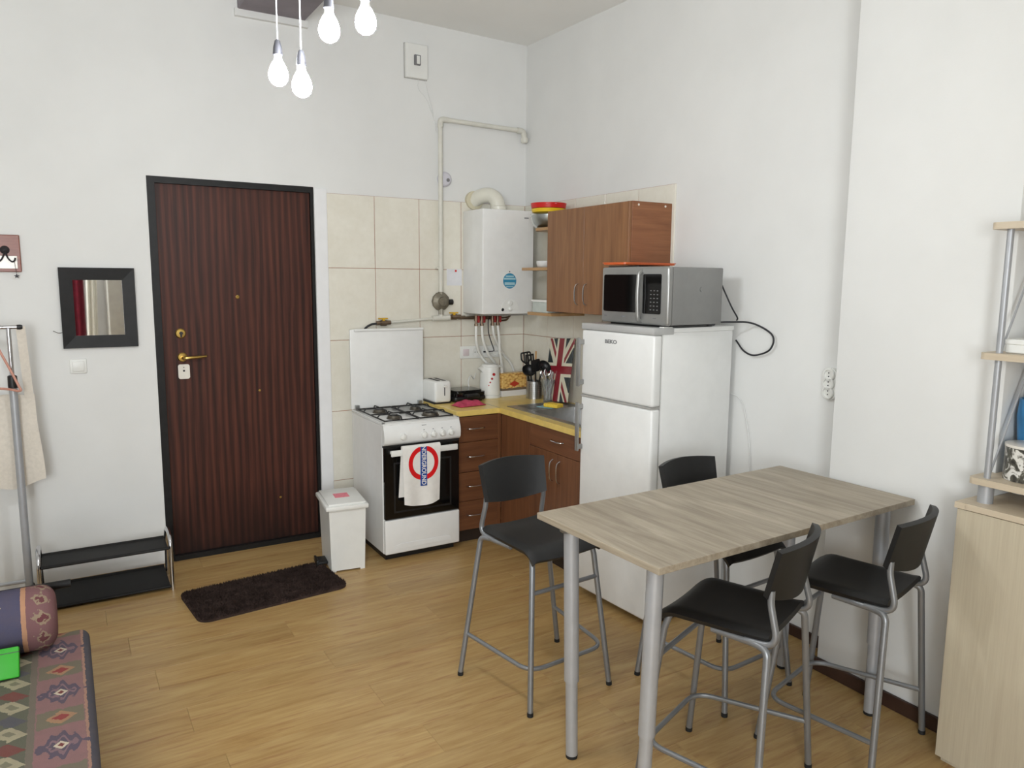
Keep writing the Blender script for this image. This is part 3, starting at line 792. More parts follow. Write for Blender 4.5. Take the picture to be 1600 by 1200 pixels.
# hob plate with raised rim
part('hob', MB().box(-.002, SW+.002, -.004, SD, .835, .846, .004, 2).box(-.002, SW+.002, -.004, .02, .846, .852, .003, 1).box(-.002, .018, -.004, SD, .846, .852, .003, 1).box(SW-.018, SW+.002, -.004, SD, .846, .852, .003, 1), 'white_enamel', t_)
# burners
for (bx_, by_, br) in ((.13, .15, .038), (.375, .15, .048), (.13, .39, .038), (.375, .39, .030)):
    b_ = part('burner', MB().lathe([(br*1.15, .846), (br*1.15, .852), (br, .853), (br, .862), (br*.95, .866), (0, .867)], 24, (bx_, by_, 0)), 'burner', t_)
    part('burner_cap', MB().lathe([(br*.72, .866), (br*.72, .870), (0, .872)], 20, (bx_, by_, 0)), 'cast_iron', b_)
# pan supports: two grates
for gx in (.025, .255):
    g_ = MB(); x0, x1, y0, y1, zt = gx, gx+.222, .03, .50, .876
    g_.tube(fillet([(x0, y0, .858), (x1, y0, .858), (x1, y1, .858), (x0, y1, .858), (x0, y0, .858)], .01), .0045, 6)
    for cy in (.15, .39):
        cx = (x0+x1)/2
        for (dx, dy) in ((1, 0), (-1, 0), (0, 1), (0, -1)):
            ex = x1 if dx > 0 else x0 if dx < 0 else cx; ey = cy+dy*.115
            p0 = (ex if dx else cx, cy if dx else ey, .858)
            g_.tube(fillet([p0, (p0[0]-dx*.012, p0[1]-dy*.012, zt), (cx+dx*.03, cy+dy*.03, zt)], .008, 3), .0042, 6)
    g_.tube([(x0, .27, .858), (x1, .27, .858)], .0045, 6)
    part('pan_support', g_, 'cast_iron', t_)
# control panel: bulging front
pr = [(.015, .715), (-.010, .718), (-.024, .735), (-.026, .77), (-.020, .80), (-.004, .835), (.015, .845)]
mb = MB(); mb.add([(x, a, b) for x in (0, SW) for a, b in pr], [tuple(range(6, -1, -1)), tuple(range(7, 14))]+[(i, i+1, 8+i, 7+i) for i in range(6)]+[(6, 0, 7, 13)])
cp = part('control_panel', mb, 'white_enamel', t_, smooth=50)
for kx in (.118, .255, .315, .375, .435):
    kb = part('knob', MB().lathe([(.021, 0), (.0205, -.006), (.017, -.016), (.014, -.018), (0, -.018)], 20, (kx, -.024, .765), 'y').box(kx-.003, kx+.003, -.046, -.035, .752, .778, .001, 1), 'white_plastic', cp)
mk = MB()
for kx in (.255, .315, .375, .435): mk.box(kx-.004, kx+.004, -.0232, -.0215, .793, .797)
mk.box(.245, .275, -.0115, -.0105, .820, .823)
part('panel_marks', mk, 'print_grey', cp, smooth=0, kind='stuff')
# oven door
od = part('oven_door', MB().box(.004, SW-.004, -.012, .015, .262, .706, .004, 1), 'black_gloss', t_, label='black glass oven door')
part('vent_gap', MB().box(.0, SW, -.004, .014, .703, .717), 'black_plastic', t_, smooth=0)
part('oven_window_frame', MB().box(.06, SW-.06, -.0135, -.012, .30, .31).box(.06, SW-.06, -.0135, -.012, .60, .61).box(.06, .07, -.0135, -.012, .31, .60).box(SW-.07, SW-.06, -.0135, -.012, .31, .60), 'black_plastic', od, smooth=0)
hd = MB().box(.032, SW-.032, -.052, -.040, .655, .692, .005, 2)
for hx in (.05, SW-.05): hd.box(hx-.012, hx+.012, -.042, -.011, .665, .684, .003, 1)
part('oven_handle', hd, 'white_plastic', od, label='white bar handle')
# bottom drawer
bdw = part('bottom_drawer', MB().box(.002, SW-.002, -.012, .016, .045, .257, .008, 3), 'white_enamel', t_)
part('drawer_groove', MB().prism([(.06, .075), (.44, .075), (.43, .098), (.40, .104), (.10, .104), (.07, .098)], -.0145, -.011, 'y'), 'white_enamel', bdw)
# raised lid
ld = MB().box(-.004, SW+.004, SD-.008, SD+.014, .855, 1.372, .006, 2)
ldp = part('lid', ld, 'white_enamel', t_)
part('lid_lip', MB().box(.02, SW+.004, SD-.018, SD-.006, 1.358, 1.374, .003, 1), 'white_enamel', ldp)
for hx in (.03, SW-.03): part('hinge', MB().box(hx-.014, hx+.014, SD-.03, SD-.004, .850, .882, .003, 1), 'steel', t_)

# tea towel over the oven handle
t_ = thing('tea_towel', 'white tea towel with a red ring and blue bar on the oven handle', 'towel', (SX+.222, SY-.05, .36))
def tow(u, v):
    # v 0 front hem -> .62 top of the bar -> 1 back hem
    x = -.124+.248*u
    if v < .55:
        k = v/.55; z = -.022*math.sin(math.pi*u)*(1-k)+.340*k - (0 if u > .1 else 0); y = -.008-.010*(1-k)*math.sin(3.1*u*math.pi+.5)*.8-.003
        x *= (1-.06*(1-k))
        return (x, y, z)
    if v < .65:
        a = math.pi*(v-.55)/.10; return (x, -.011*math.cos(a)+.0025, .340+.011*math.sin(a)+.003)
    k = (v-.65)/.35; return (x-.012*k-.006*k, .0095+.004*k, .340-.30*k)
part('cloth', MB().sheet(tow, 24, 44, .002), 'towel', t_, smooth=80)
def towpt(x, z):
    # point just proud of the front fall of the towel
    k = max(0, min(1, z/.340)); u = min(1, max(0, (x/(1-.06*(1-k))+.124)/.248))
    return (x, -.0112-.010*(1-k)*math.sin(3.1*u*math.pi+.5)*.8-.0022, z)
ring = MB(); n = 40; vs = []
for j in range(n):
    a = 2*math.pi*j/n
    for rr in (.072, .100):
        x, z = .010+rr*math.cos(a)*.98, .242+rr*math.sin(a)*1.05
        vs.append(towpt(x, min(z, .341)))
ring.add(vs, [(2*j, 2*j+1, (2*j+3) % (2*n), (2*j+2) % (2*n)) for j in range(n)])
part('ring_print', ring, 'towel_red', t_, label='red ring print', smooth=80)
bar = MB(); vs = []
for k in range(13):
    z = .100+.245*k/12
    for x in (-.010, .031):
        p = towpt(x, min(z, .342)); vs.append((p[0], p[1]-.0010, p[2]))
bar.add(vs, [(2*k, 2*k+1, 2*k+3, 2*k+2) for k in range(12)])
bp_ = part('bar_print', bar, 'towel_blue', t_, label='blue bar print', smooth=80)
tx = text_mb('UNDERGROUND', .037, .0003, .0006)
w_ = max(p[0] for p in tx.v)-min(p[0] for p in tx.v)
tx.xf(Matrix.Diagonal((.262/w_, 1, 1, 1)))
tx.v = [(lambda q: (q[0], q[1]-.0018-p[2], q[2]))(towpt(.0105+p[1], .238-p[0])) for p in tx.v]
# the first letter disappears over the handle
keep = [f for f in tx.f if max(tx.v[i][2] for i in f) < .345]
tx.f = keep; tx.mi = [0]*len(keep)
part('lettering', tx, 'towel', bp_, smooth=0)

# ================================================================== BASE CABINETS
def bow_handle(m, p, q, out, r=.0042):
    """arched bar handle between two posts, bulging along out"""
    p = Vector(p); q = Vector(q); o = Vector(out)
    m.tube(spline([p, p*.88+q*.12+o*.8, (p+q)/2+o, p*.12+q*.88+o*.8, q], 5), r, 8); return m


WT = .875
t_ = thing('drawer_unit', 'walnut kitchen unit with four drawers right of the stove', 'cabinet', (-.69, -.3, 0))
part('carcass', MB().box(-.862, -.56, -.575, -.02, .09, .838).xf(Matrix.Identity(4)), 'cab_wood_low', t_, world=True, smooth=0)
part('plinth', MB().box(-.862, -.53, -.54, -.5, 0, .09), 'plinth', t_, world=True, smooth=0)
for z0, z1 in ((.673, .835), (.477, .670), (.287, .474), (.095, .284)):
    dr = part('drawer_front', MB().box(-.860, -.562, -.595, -.577, z0, z1, .0015, 1), 'cab_wood_h', t_, world=True)
    hz = (z0+z1)/2+.005
    part('handle', bow_handle(MB(), (-.79, -.597, hz), (-.66, -.597, hz), (0, -.026, 0)).xf(XF[t_.name]), 'chrome', dr)

part('corner_strip', MB().box(-.5625, -.5385, -.596, -.575, .092, .838), 'cab_wood_low', t_, world=True, smooth=0)
t_ = thing('sink_unit', 'walnut sink unit with one drawer and two doors left of the fridge', 'cabinet', (-.3, -1.1, 0))
part('carcass', MB().box(-.52, -.02, -1.53, -.64, .09, .70).box(-.52, -.495, -1.53, -.64, .70, .838), 'cab_wood_low', t_, world=True, smooth=0)
part('plinth', MB().box(-.49, -.46, -1.53, -.5, 0, .09), 'plinth', t_, world=True, smooth=0)
part('filler_panel', MB().box(-.538, -.52, -.945, -.60, .092, .838, .001, 1), 'cab_wood_low', t_, world=True)
dr = part('drawer_front', MB().box(-.538, -.521, -1.53, -.948, .70, .836, .0015, 1), 'cab_wood_y', t_, world=True)
part('handle', bow_handle(MB(), (-.54, -1.31, .775), (-.54, -1.19, .775), (-.026, 0, 0)).xf(XF[t_.name]), 'chrome', dr)
for y0, y1, hy in ((-1.238, -.948, -1.205), (-1.53, -1.241, -1.275)):
    dr = part('door', MB().box(-.538, -.521, y0, y1, .095, .697, .0015, 1), 'cab_wood_low', t_, world=True)
    part('handle', bow_handle(MB(), (-.54, hy, .53), (-.54, hy, .66), (-.026, 0, 0)).xf(XF[t_.name]), 'chrome', dr)

# worktop: L-shape with a cut-out for the sink bowl
HX0, HX1, HY0, HY1 = -.455, -.10, -1.42, -.80
wt = MB().box(-.862, -.55, -.60, -.012, .84, WT, .004, 2)
wt2 = MB().box(-.55, -.455, -1.545, -.012, .84, WT).box(-.455, HX1, -.80, -.012, .84, WT).box(-.455, HX1, -1.545, HY0, .84, WT).box(HX1, -.012, -1.545, -.012, .84, WT)
wto = single('worktop', MB().add(wt.v, wt.f).add(wt2.v, wt2.f), 'worktop', 'yellow L-shaped kitchen worktop', 'worktop', smooth=0)
part('joint_strip', MB().box(-.5515, -.5485, -.6, -.012, WT-.0005, WT+.0008), 'steel', wto, world=True, smooth=0)
# sink
t_ = thing('sink', 'stainless steel inset sink with a ribbed drainer', 'sink', (-.27, -1.0, WT))
rim = MB(); zt = .004
def bx2(m, x0, x1, y0, y1, z0, z1, **k): return m.box(x0+.27, x1+.27, y0+1.0, y1+1.0, z0-WT if z0 > .5 else z0, z1-WT if z1 > .5 else z1, **k)
bx2(rim, -.485, HX0+.012, -1.50, -.578, 0, zt); bx2(rim, HX1-.012, -.06, -1.50, -.578, 0, zt)
bx2(rim, HX0+.012, HX1-.012, -1.50, HY0+.012, 0, zt); bx2(rim, HX0+.012, HX1-.012, HY1-.012, -.578, 0, zt)
part('rim', rim, 'steel', t_, smooth=0)
bw = MB(); x0, x1, y0, y1 = HX0+.012+.27, HX1-.012+.27, HY0+.012+1, HY1-.012+1; zb = -.15; i_ = .03
bw.add([(x0, y0, zt), (x1, y0, zt), (x1, y1, zt), (x0, y1, zt), (x0+i_, y0+i_, zb), (x1-i_, y0+i_, zb), (x1-i_, y1-i_, zb), (x0+i_, y1-i_, zb)],
       [(0, 1, 5, 4), (1, 2, 6, 5), (2, 3, 7, 6), (3, 0, 4, 7), (4, 5, 6, 7)])
part('bowl', bw, 'steel', t_, smooth=0)
rb = MB()
for k in range(6): yy = -.615-.028*k; bx2(rb, -.42, -.13, yy-.005, yy+.005, zt, zt+.003)
part('drainer_ribs', rb, 'steel', t_, smooth=0, kind=None)
part('drain', MB().lathe([(.03, zb+.001), (.03, zb+.004), (.022, zb+.002), (0, zb+.002)], 18, (.0, -.1, 0)), 'chrome', t_)

# ================================================================== THINGS ON THE WORKTOP
t_ = thing('toaster', 'white toaster behind the stove on the yellow worktop', 'toaster', (-.806, -.19, WT))
part('body', MB().box(-.062, .062, -.10, .10, .008, .152, .018, 3), 'white_plastic', t_)
part('base', MB().box(-.06, .06, -.09, .09, 0, .012), 'black_plastic', t_)
part('slot', MB().box(-.03, -.008, -.075, .075, .1515, .1535).box(.010, .032, -.075, .075, .1515, .1535), 'iron', t_, label='dark bread slots', smooth=0)
part('lever_track', MB().box(.008, .014, -.1015, -.099, .055, .125), 'iron', t_, smooth=0)
part('lever', MB().box(-.004, .026, -.116, -.10, .112, .124, .003, 2), 'white_plastic', t_)
t_ = thing('sandwich_maker', 'black sandwich maker between toaster and kettle', 'sandwich maker', (-.612, -.195, WT), .05)
part('lower_shell', MB().box(-.122, .122, -.11, .10, .006, .042, .016, 3), 'black_plastic', t_)
part('upper_shell', MB().prism(rpoly(-.122, .122, -.11, .10, .03), .043, .066).prism(rpoly(-.105, .105, -.095, .085, .03), .066, .078), 'black_gloss', t_, smooth=30)
part('handle', MB().box(-.05, .05, -.150, -.105, .03, .058, .008, 2), 'black_plastic', t_)
part('foot', MB().box(-.1, .1, -.09, .08, 0, .008), 'rubber', t_)
def pk(u, v):
    x = -.10+.20*u; y = -.055+.11*v; r_ = (1-abs(2*u-1)**4)*(1-abs(2*v-1)**4)
    return (x, y, .004+r_*(.026+.008*math.sin(9*u+2)*math.sin(7*v)+.006*math.sin(17*u)))
single('pink_cloth', MB().sheet(pk, 20, 12, .004).xf(Matrix.Translation((-.685, -.425, WT)) @ Matrix.Rotation(.12, 4, 'Z')), 'pink_cloth', 'crumpled pink cloth in front of the black sandwich maker', 'cloth', smooth=70)

t_ = thing('kettle', 'white electric kettle with a row of red dots', 'kettle', (-.385, -.17, WT))
part('base', MB().lathe([(.078, 0), (.080, .006), (.078, .016), (.070, .018)], 28), 'white_plastic', t_)
part('body', MB().lathe([(.070, .018), (.074, .024), (.072, .10), (.067, .19), (.066, .215), (.060, .222), (0, .226)], 32), 'white_plastic', t_)
part('lid', MB().lathe([(.058, .222), (.056, .232), (.02, .238), (0, .238)], 24), 'white_plastic', t_)
part('spout', MB().prism([(-.09, .205), (-.055, .225), (-.055, .165)], -.018, .018, 'y'), 'white_plastic', t_)
part('handle', MB().tube(spline([(.060, .0, .215), (.098, .01, .205), (.105, .012, .14), (.095, .012, .07), (.068, .0, .05)], 6), .010, 10), 'white_plastic', t_)
for k, (a, z, rr) in enumerate(((-1.66, .168, .0105), (-1.86, .138, .008), (-2.04, .113, .006), (-2.18, .092, .0045))):
    rad = .070 if z < .12 else .0685
    c = Vector((rad*math.cos(a), rad*math.sin(a), z)); nrm_ = Vector((math.cos(a), math.sin(a), 0))
    part('red_dot', MB().cyl(c-nrm_*.004, c+nrm_*.0025, rr, 16), 'red_dot', t_, label='red printed dot', smooth=0)
part('power_cord', MB().tube(spline([(-.07, .02, .01), (-.12, .03, .03), (-.145, .05, .10), (-.11, .08, .15), (-.07, .11, .12), (-.05, .12, .16)], 7), .0035, 7), 'cord_white', t_)

t_ = thing('snack_box', 'printed snack box with a picture of crisps beside the kettle', 'box', (-.208, -.20, WT), .06)
part('carton', MB().box(-.105, .105, -.012, .05, 0, .165, .002, 1), 'snack', t_, smooth=0)

# utensil pot and its utensils
UX, UY = -.137, -.36
t_ = thing('utensil_pot', 'perforated steel utensil pot in the worktop corner', 'utensil holder', (UX, UY, WT))
part('pot', MB().lathe([(0, .003), (.052, .003), (.052, .122), (.0535, .124), (.055, .122), (.055, 0), (0, 0)], 32), 'steel', t_)
hl = MB()
for i in range(9):
    a = R(205+i*14)
    for k in range(7):
        c = Vector((.0552*math.cos(a), .0552*math.sin(a), .022+k*.013)); n_ = Vector((math.cos(a), math.sin(a), 0)); hl.cyl(c-n_*.002, c+n_*.0004, .0028, 6)
part('perforations', hl, 'iron', t_, smooth=0, kind='stuff')


def utensil(name, label, base, tip, mat, head, group='kitchen utensils in the steel pot'):
    b = Vector(base); e = Vector(tip); dvec = (e-b).normalized()
    o = thing(name, label, 'utensil', b, 0, group)
    L_ = (e-b).length
    q = Vector((0, 0, 1)).rotation_difference(dvec).to_matrix().to_4x4()
    part('handle', MB().tube([(0, 0, 0), (0, 0, L_)], [.0055, .006], 8).xf(q), mat, o)
    h = MB()
    if head == 'spoon':
        for k in range(1): h.lathe([(0, -.006), (.012, -.004), (.022, .0), (.021, .002), (.010, -.002), (0, -.003)], 16).xf(Matrix.Rotation(R(90), 4, 'X') @ Matrix.Diagonal((1, 1.5, 1, 1)))
        h.xf(Matrix.Translation((0, 0, L_+.024)))
    elif head == 'turner':
        h.prism(rpoly(-.034, .034, L_-.005, L_+.085, .012), -.002, .002, 'y')
    elif head == 'slotted':
        for a, b2 in ((-.034, -.024), (-.017, -.007), (.007, .017), (.024, .034)): h.box(a, b2, -.002, .002, L_+.008, L_+.072)
        h.box(-.034, .034, -.002, .002, L_-.004, L_+.008); h.box(-.034, .034, -.002, .002, L_+.072, L_+.084)
    elif head == 'ladle':
        pr_ = [(0, -.040)]
        for k in range(1, 7): a = math.pi/2*k/6; pr_.append((.048*math.sin(a), -.040*math.cos(a)))
        pr_ += [(.045, .0)]
        for k in range(5, -1, -1): a = math.pi/2*k/6; pr_.append((.045*math.sin(a), -.037*math.cos(a)))
        h.lathe(pr_, 22).xf(Matrix.Translation((0, -.028, L_+.012)) @ Matrix.Rotation(R(38), 4, 'X'))
    elif head == 'masher':
        h.tube(fillet([(0, 0, L_-.01), (-.038, 0, L_+.02), (-.038, 0, L_+.07), (.038, 0, L_+.07), (.038, 0, L_+.02), (0, 0, L_-.01)], .012, 4), .006, 8)
        h.tube([(-.013, 0, L_+.005), (-.013, 0, L_+.07)], .005, 8); h.tube([(.013, 0, L_+.005), (.013, 0, L_+.07)], .005, 8)
    if h.v: part('head', h.xf(q), mat, o)
    return o


zb_ = WT+.006
utensil('ladle', 'black ladle leaning right out of the steel pot', (UX+.005, UY-.02, zb_), (UX+.018, UY-.075, 1.105), 'black_plastic', 'ladle')
utensil('serving_spoon', 'black round serving spoon leaning left out of the steel pot', (UX-.012, UY, zb_), (UX-.070, UY-.02, 1.075), 'black_plastic', 'ladle')
utensil('slotted_turner', 'black slotted turner upright in the steel pot', (UX-.005, UY+.01, zb_), (UX-.020, UY+.02, 1.10), 'black_plastic', 'slotted')
utensil('potato_masher', 'black looped masher, tallest black tool in the steel pot', (UX-.02, UY+.02, zb_), (UX-.045, UY+.03, 1.125), 'black_plastic', 'masher')
utensil('spatula', 'black solid spatula at the front of the steel pot', (UX, UY-.02, zb_), (UX-.030, UY-.065, 1.075), 'black_plastic', 'turner')
utensil('wooden_spoon', 'light wooden spoon standing in the steel pot', (UX+.01, UY+.005, zb_), (UX+.008, UY-.008, 1.205), 'wood_spoon', 'none')

JX, JY = -.140, -.538
t_ = thing('cutlery_glass', 'faceted crystal tumbler holding cutlery in front of the flag board', 'glass', (JX, JY, WT))
part('tumbler', MB().lathe([(0, 0), (.031, 0), (.028, .012), (.026, .05), (.034, .09), (.047, .135), (.050, .150), (.047, .150), (.044, .136), (.031, .092), (.022, .052), (.022, .014), (0, .012)], 14), 'crystal', t_, smooth=0)
CUT = ('steel spoon leaning left in the crystal tumbler', 'steel knife leaning right in the crystal tumbler', 'tallest steel spoon, at the back of the crystal tumbler', 'short steel spoon at the front of the crystal tumbler', 'steel knife at the right-hand back of the crystal tumbler')
for k, (ax, ay, h_, hd_) in enumerate(((-.02, .008, .17, 1), (.016, -.01, .16, 0), (.002, .018, .175, 1), (-.008, -.022, .155, 1), (.024, .012, .165, 0))):
    b = Vector((JX+ax*.55, JY+ay*.55, WT+.010)); e = Vector((JX+ax*1.7, JY+ay*1.7, WT+h_))
    o = thing(('spoon', 'knife')[1-hd_], CUT[k], 'cutlery', b, 0, 'cutlery in the glass tumbler')
    q = Vector((0, 0, 1)).rotation_difference((e-b).normalized()).to_matrix().to_4x4(); L_ = (e-b).length
    part('handle', MB().tube([(0, 0, 0), (0, 0, L_)], .0026, 7).xf(q), 'chrome', o)
    h = MB().sheet(lambda u, v: ((-.012+.024*u)*(math.sin(math.pi*min(1, max(.04, v)))**.6 if hd_ else 1-.15*v), .004*(2*u-1)**2, L_-.005+.05*v), 6, 8, .0015)
    part('head', h.xf(q), 'chrome', o, smooth=70)

# flag board leaning on the tiles
t_ = thing('flag_board', 'upright board printed with a British flag leaning on the tiles', 'board', (-.068, -.565, WT))
mb = MB().box(-.004, .004, -.14, .14, -.215, .215, .001, 1)
o = part('board', mb, 'flag', t_); o.location = (0, 0, .217); o.rotation_euler = (R(-4), R(10), 0)
part('edge_foot', MB().box(-.055, -.025, -.10, -.09, -.0, .006).box(-.055, -.025, .09, .10, 0, .006), 'rubber', t_)
t_ = thing('sponge', 'yellow sponge on a pale blue cloth at the sink edge', 'sponge', (-.262, -.79, WT+.0045), .35)
part('sponge_block', MB().box(-.035, .035, -.055, .055, .006, .030, .005, 2), 'sponge', t_)
part('scouring_cloth', MB().sheet(lambda u, v: (-.05+.10*u, -.02+.12*v, .003+.001*math.sin(9*u)*math.sin(8*v)), 8, 8, .002), 'scour', t_, label='pale blue cloth')

# ================================================================== BOILER, FLUE AND PIPES
t_ = thing('gas_boiler', 'white wall boiler with a blue round sticker', 'boiler', (-.31, -.011, 1.462))
BXa, BXb = -.205, .195
cs = MB(); n_ = 4
cs.box(BXa, BXb, -.288, 0, 0, .70, .007, 3)
part('casing', cs, 'white_enamel', t_, smooth=35)
part('bottom_plate', MB().box(BXa+.02, BXb-.02, -.26, -.02, -.012, .001), 'steel', t_)
fy_ = -.288
part('knob', MB().lathe([(.018, 0), (.017, -.010), (.012, -.014), (0, -.014)], 22, (.008, fy_, .075), 'y'), 'white_plastic', t_)
part('knob', MB().lathe([(.014, 0), (.013, -.010), (.009, -.013), (0, -.013)], 22, (.008, fy_, .034), 'y'), 'white_plastic', t_)
part('control_panel', MB().prism([(.008+.07*math.cos(a), .03+.075*math.sin(a)) for a in [math.pi*k/16 for k in range(17)]], fy_-.0025, fy_+.001, 'y'), 'white_plastic', t_)
part('gauge', MB().lathe([(.010, 0), (.010, -.004), (0, -.005)], 16, (-.05, fy_, .031), 'y'), 'black_gloss', t_)
part('brand_plate', MB().box(.118, .152, fy_-.002, fy_+.001, .648, .655), 'print_grey', t_)
part('indicator', MB().cyl((.004, fy_+.001, .288), (.004, fy_-.002, .288), .004, 10), 'iron', t_)
part('indicator_mark', MB().box(.05, .075, fy_-.0015, fy_+.001, .033, .036), 'print_grey', t_)
sk = part('sticker', MB().cyl((.005, fy_+.001, .226), (.005, fy_-.0012, .226), .052, 36), 'sticker_blue', t_, label='round blue sticker', smooth=0)
bn = MB()
for z0, z1, hw in ((.252, .262, .032), (.234, .246, .046), (.198, .216, .040), (.184, .190, .030)): bn.box(.005-hw, .005+hw, fy_-.0018, fy_-.001, z0, z1)
part('sticker_bands', bn, 'sticker_pale', sk, smooth=0)
# service valves and hoses
for vx in (-.175, -.130, -.045, -.003):
    vl = part('valve', MB().cyl((vx, -.14, .0), (vx, -.14, -.075), .010, 12).lathe([(.014, -.035), (.014, -.05)], 12, (vx, -.14, 0)).lathe([(.014, -.07), (.014, -.085)], 8, (vx, -.14, 0)), 'copper', t_)
    part('lever', MB().box(vx-.004+.006, vx+.012+.006, -.165, -.15, -.062, -.012, .003, 1), 'red_lever', vl, label='red valve lever')
hp = {(-.175): [(-.175, -.14, -.08), (-.172, -.14, -.20), (-.12, -.11, -.30), (-.04, -.09, -.37), (.06, -.07, -.44), (.10, -.05, -.55)],
      (-.130): [(-.130, -.14, -.08), (-.12, -.14, -.18), (-.07, -.12, -.28), (.01, -.08, -.36), (.08, -.05, -.46), (.13, -.04, -.57)],
      (-.045): [(-.045, -.14, -.08), (-.03, -.14, -.16), (.03, -.10, -.24), (.10, -.06, -.31), (.17, -.04, -.38), (.22, -.035, -.50)],
      (-.003): [(-.003, -.14, -.08), (.01, -.14, -.18), (.03, -.12, -.29), (.08, -.08, -.42), (.14, -.05, -.56)]}
for k, p in hp.items(): part('hose', MB().tube(spline(p, 6), .0095, 9), 'white_plastic', t_)
part('power_cable', MB().tube(spline([(-.07, -.14, -.0), (-.085, -.15, -.06), (-.08, -.15, -.14), (-.04, -.12, -.21), (.012, -.06, -.262), (.012, -.05, -.275), (-.02, -.04, -.278)], 6), .0035, 7), 'cord_black', t_)
for dy in (0, .022): part('supply_pipe', MB().tube(fillet([(-.26, -.06+dy, -.028-dy*.4), (.0, -.07+dy, -.028-dy*.6), (.06, -.10+dy, -.035-dy), (.11, -.11+dy, -.03-dy), (.13, -.11+dy, .0)], .03), .0065, 8), 'copper', t_)

t_ = thing('flue_elbow', 'cream flue elbow above the boiler', 'flue pipe', (-.36, -.10, 2.162))
FL = lambda x, y, z: (x+.36, y+.10, z-2.162)
part('elbow', MB().tube(spline([FL(-.43, -.002, 2.235), FL(-.395, -.05, 2.268), FL(-.350, -.10, 2.272), FL(-.318, -.135, 2.235), FL(-.308, -.148, 2.164)], 8), .05, 24), 'flue', t_, smooth=60)
part('wall_collar', MB().lathe([(.064, 0), (.064, -.03), (.052, -.034)], 24, FL(-.43, -.001, 2.24), 'y'), 'flue_ring', t_)
part('socket_collar', MB().lathe([(.056, .0), (.056, .03), (.05, .034)], 24, FL(-.308, -.148, 2.1635)), 'flue', t_)

t_ = thing('gas_pipe', 'painted gas pipe with a regulator rising up the wall', 'pipe', (-.70, 0, 1.43))
GP = lambda x, y, z: (x+.70, y, z-1.43)
part('riser', MB().tube(fillet([GP(-.700, -.04, 1.60), GP(-.698, -.04, 2.752), GP(-.07, -.04, 2.742)], .03, 6), .0155, 12), 'pipe', t_)
part('elbow_fitting', MB().tube(fillet([GP(-.698, -.04, 2.70), GP(-.698, -.04, 2.752), GP(-.64, -.04, 2.751)], .03, 5), .019, 12), 'pipe', t_)
part('end_elbow', MB().tube(fillet([GP(-.10, -.04, 2.742), GP(-.045, -.04, 2.741), GP(-.04, -.045, 2.66)], .03, 6), .020, 12).lathe([(.026, 0), (.026, .03)], 8, GP(-.041, -.044, 2.665)), 'pipe', t_)
part('pipe_clip', MB().lathe([(.019, 0), (.019, .02)], 12, GP(-.70, -.04, 1.76)).box(-.03, .0, -.045, -.01, .335, .345), 'pipe', t_)
rg = part('regulator', MB().lathe([(.062, 0), (.066, -.012), (.062, -.028), (.050, -.036), (.034, -.044), (.030, -.058), (0, -.060)], 12, GP(-.70, -.022, 1.545), 'y').lathe([(.02, .045), (.02, .09)], 8, GP(-.70, -.04, 1.52)).lathe([(.018, -.09), (.018, -.05)], 8, GP(-.70, -.04, 1.545)), 'regulator', t_, label='grey cast gas regulator')
part('cap', MB().lathe([(.02, 0), (.02, .03), (.013, .034), (0, .034)], 12, GP(-.645, -.045, 1.54), 'x'), 'black_plastic', rg)
part('tee', MB().tube([GP(-.765, -.04, 1.43), GP(-.635, -.04, 1.432)], .019, 12).cyl(GP(-.70, -.04, 1.43), GP(-.70, -.04, 1.50), .017), 'pipe', t_)
part('branch_pipe', MB().tube([GP(-1.09, -.04, 1.408), GP(-.72, -.04, 1.430)], .0085, 10), 'pipe', t_)
part('branch_pipe', MB().tube([GP(-.68, -.04, 1.432), GP(-.52, -.05, 1.436)], .0085, 10), 'copper', t_)
for vx, vz in ((-1.12, 1.405), (-.60, 1.435)):
    vv = part('gas_valve', MB().tube([GP(vx-.05, -.04, vz), GP(vx+.05, -.04, vz+.003)], .0145, 8).lathe([(.019, -.02), (.019, .02)], 8, GP(vx, -.04, vz), 'x'), 'copper', t_)
    part('lever', MB().box(vx+.70-.035, vx+.70+.03, -.05, -.03, vz-1.43+.026, vz-1.43+.034, .002, 1).box(vx+.70-.008, vx+.70+.008, -.048, -.032, vz-1.43+.015, vz-1.43+.032), 'yellow_lever', vv, label='yellow valve lever')
part('flex_hose', MB().tube(spline([GP(-1.16, -.04, 1.403), GP(-1.21, -.035, 1.395), GP(-1.25, -.03, 1.36), GP(-1.26, -.03, 1.27), GP(-1.26, -.03, 1.1)], 6), .007, 8), 'cord_black', t_)
# paper notice
t_ = thing('notice', 'paper notice with a red dot left of the boiler', 'notice', (-.583, -.0105, 1.653))
part('sheet', MB().box(-.058, .058, -.0012, -.0002, 0, .113), 'paper', t_, smooth=0)
part('red_seal', MB().cyl((.012, -.0010, .101), (.012, -.0022, .101), .008, 12), 'red', t_, label='red dot')
# alarm beside pipe
t_ = thing('gas_alarm', 'small round pale detector beside the gas pipe', 'detector', (-.655, 0, 2.368))
part('housing', MB().lathe([(.05, 0), (.05, -.018), (.038, -.028), (0, -.03)], 24, (0, 0, 0), 'y'), plain('pale_lilac_plastic', (206, 204, 212), .5), t_)
part('sensor', MB().lathe([(.012, -.028), (.012, -.033), (0, -.034)], 12, (.018, 0, -.006), 'y'), 'print_grey', t_)
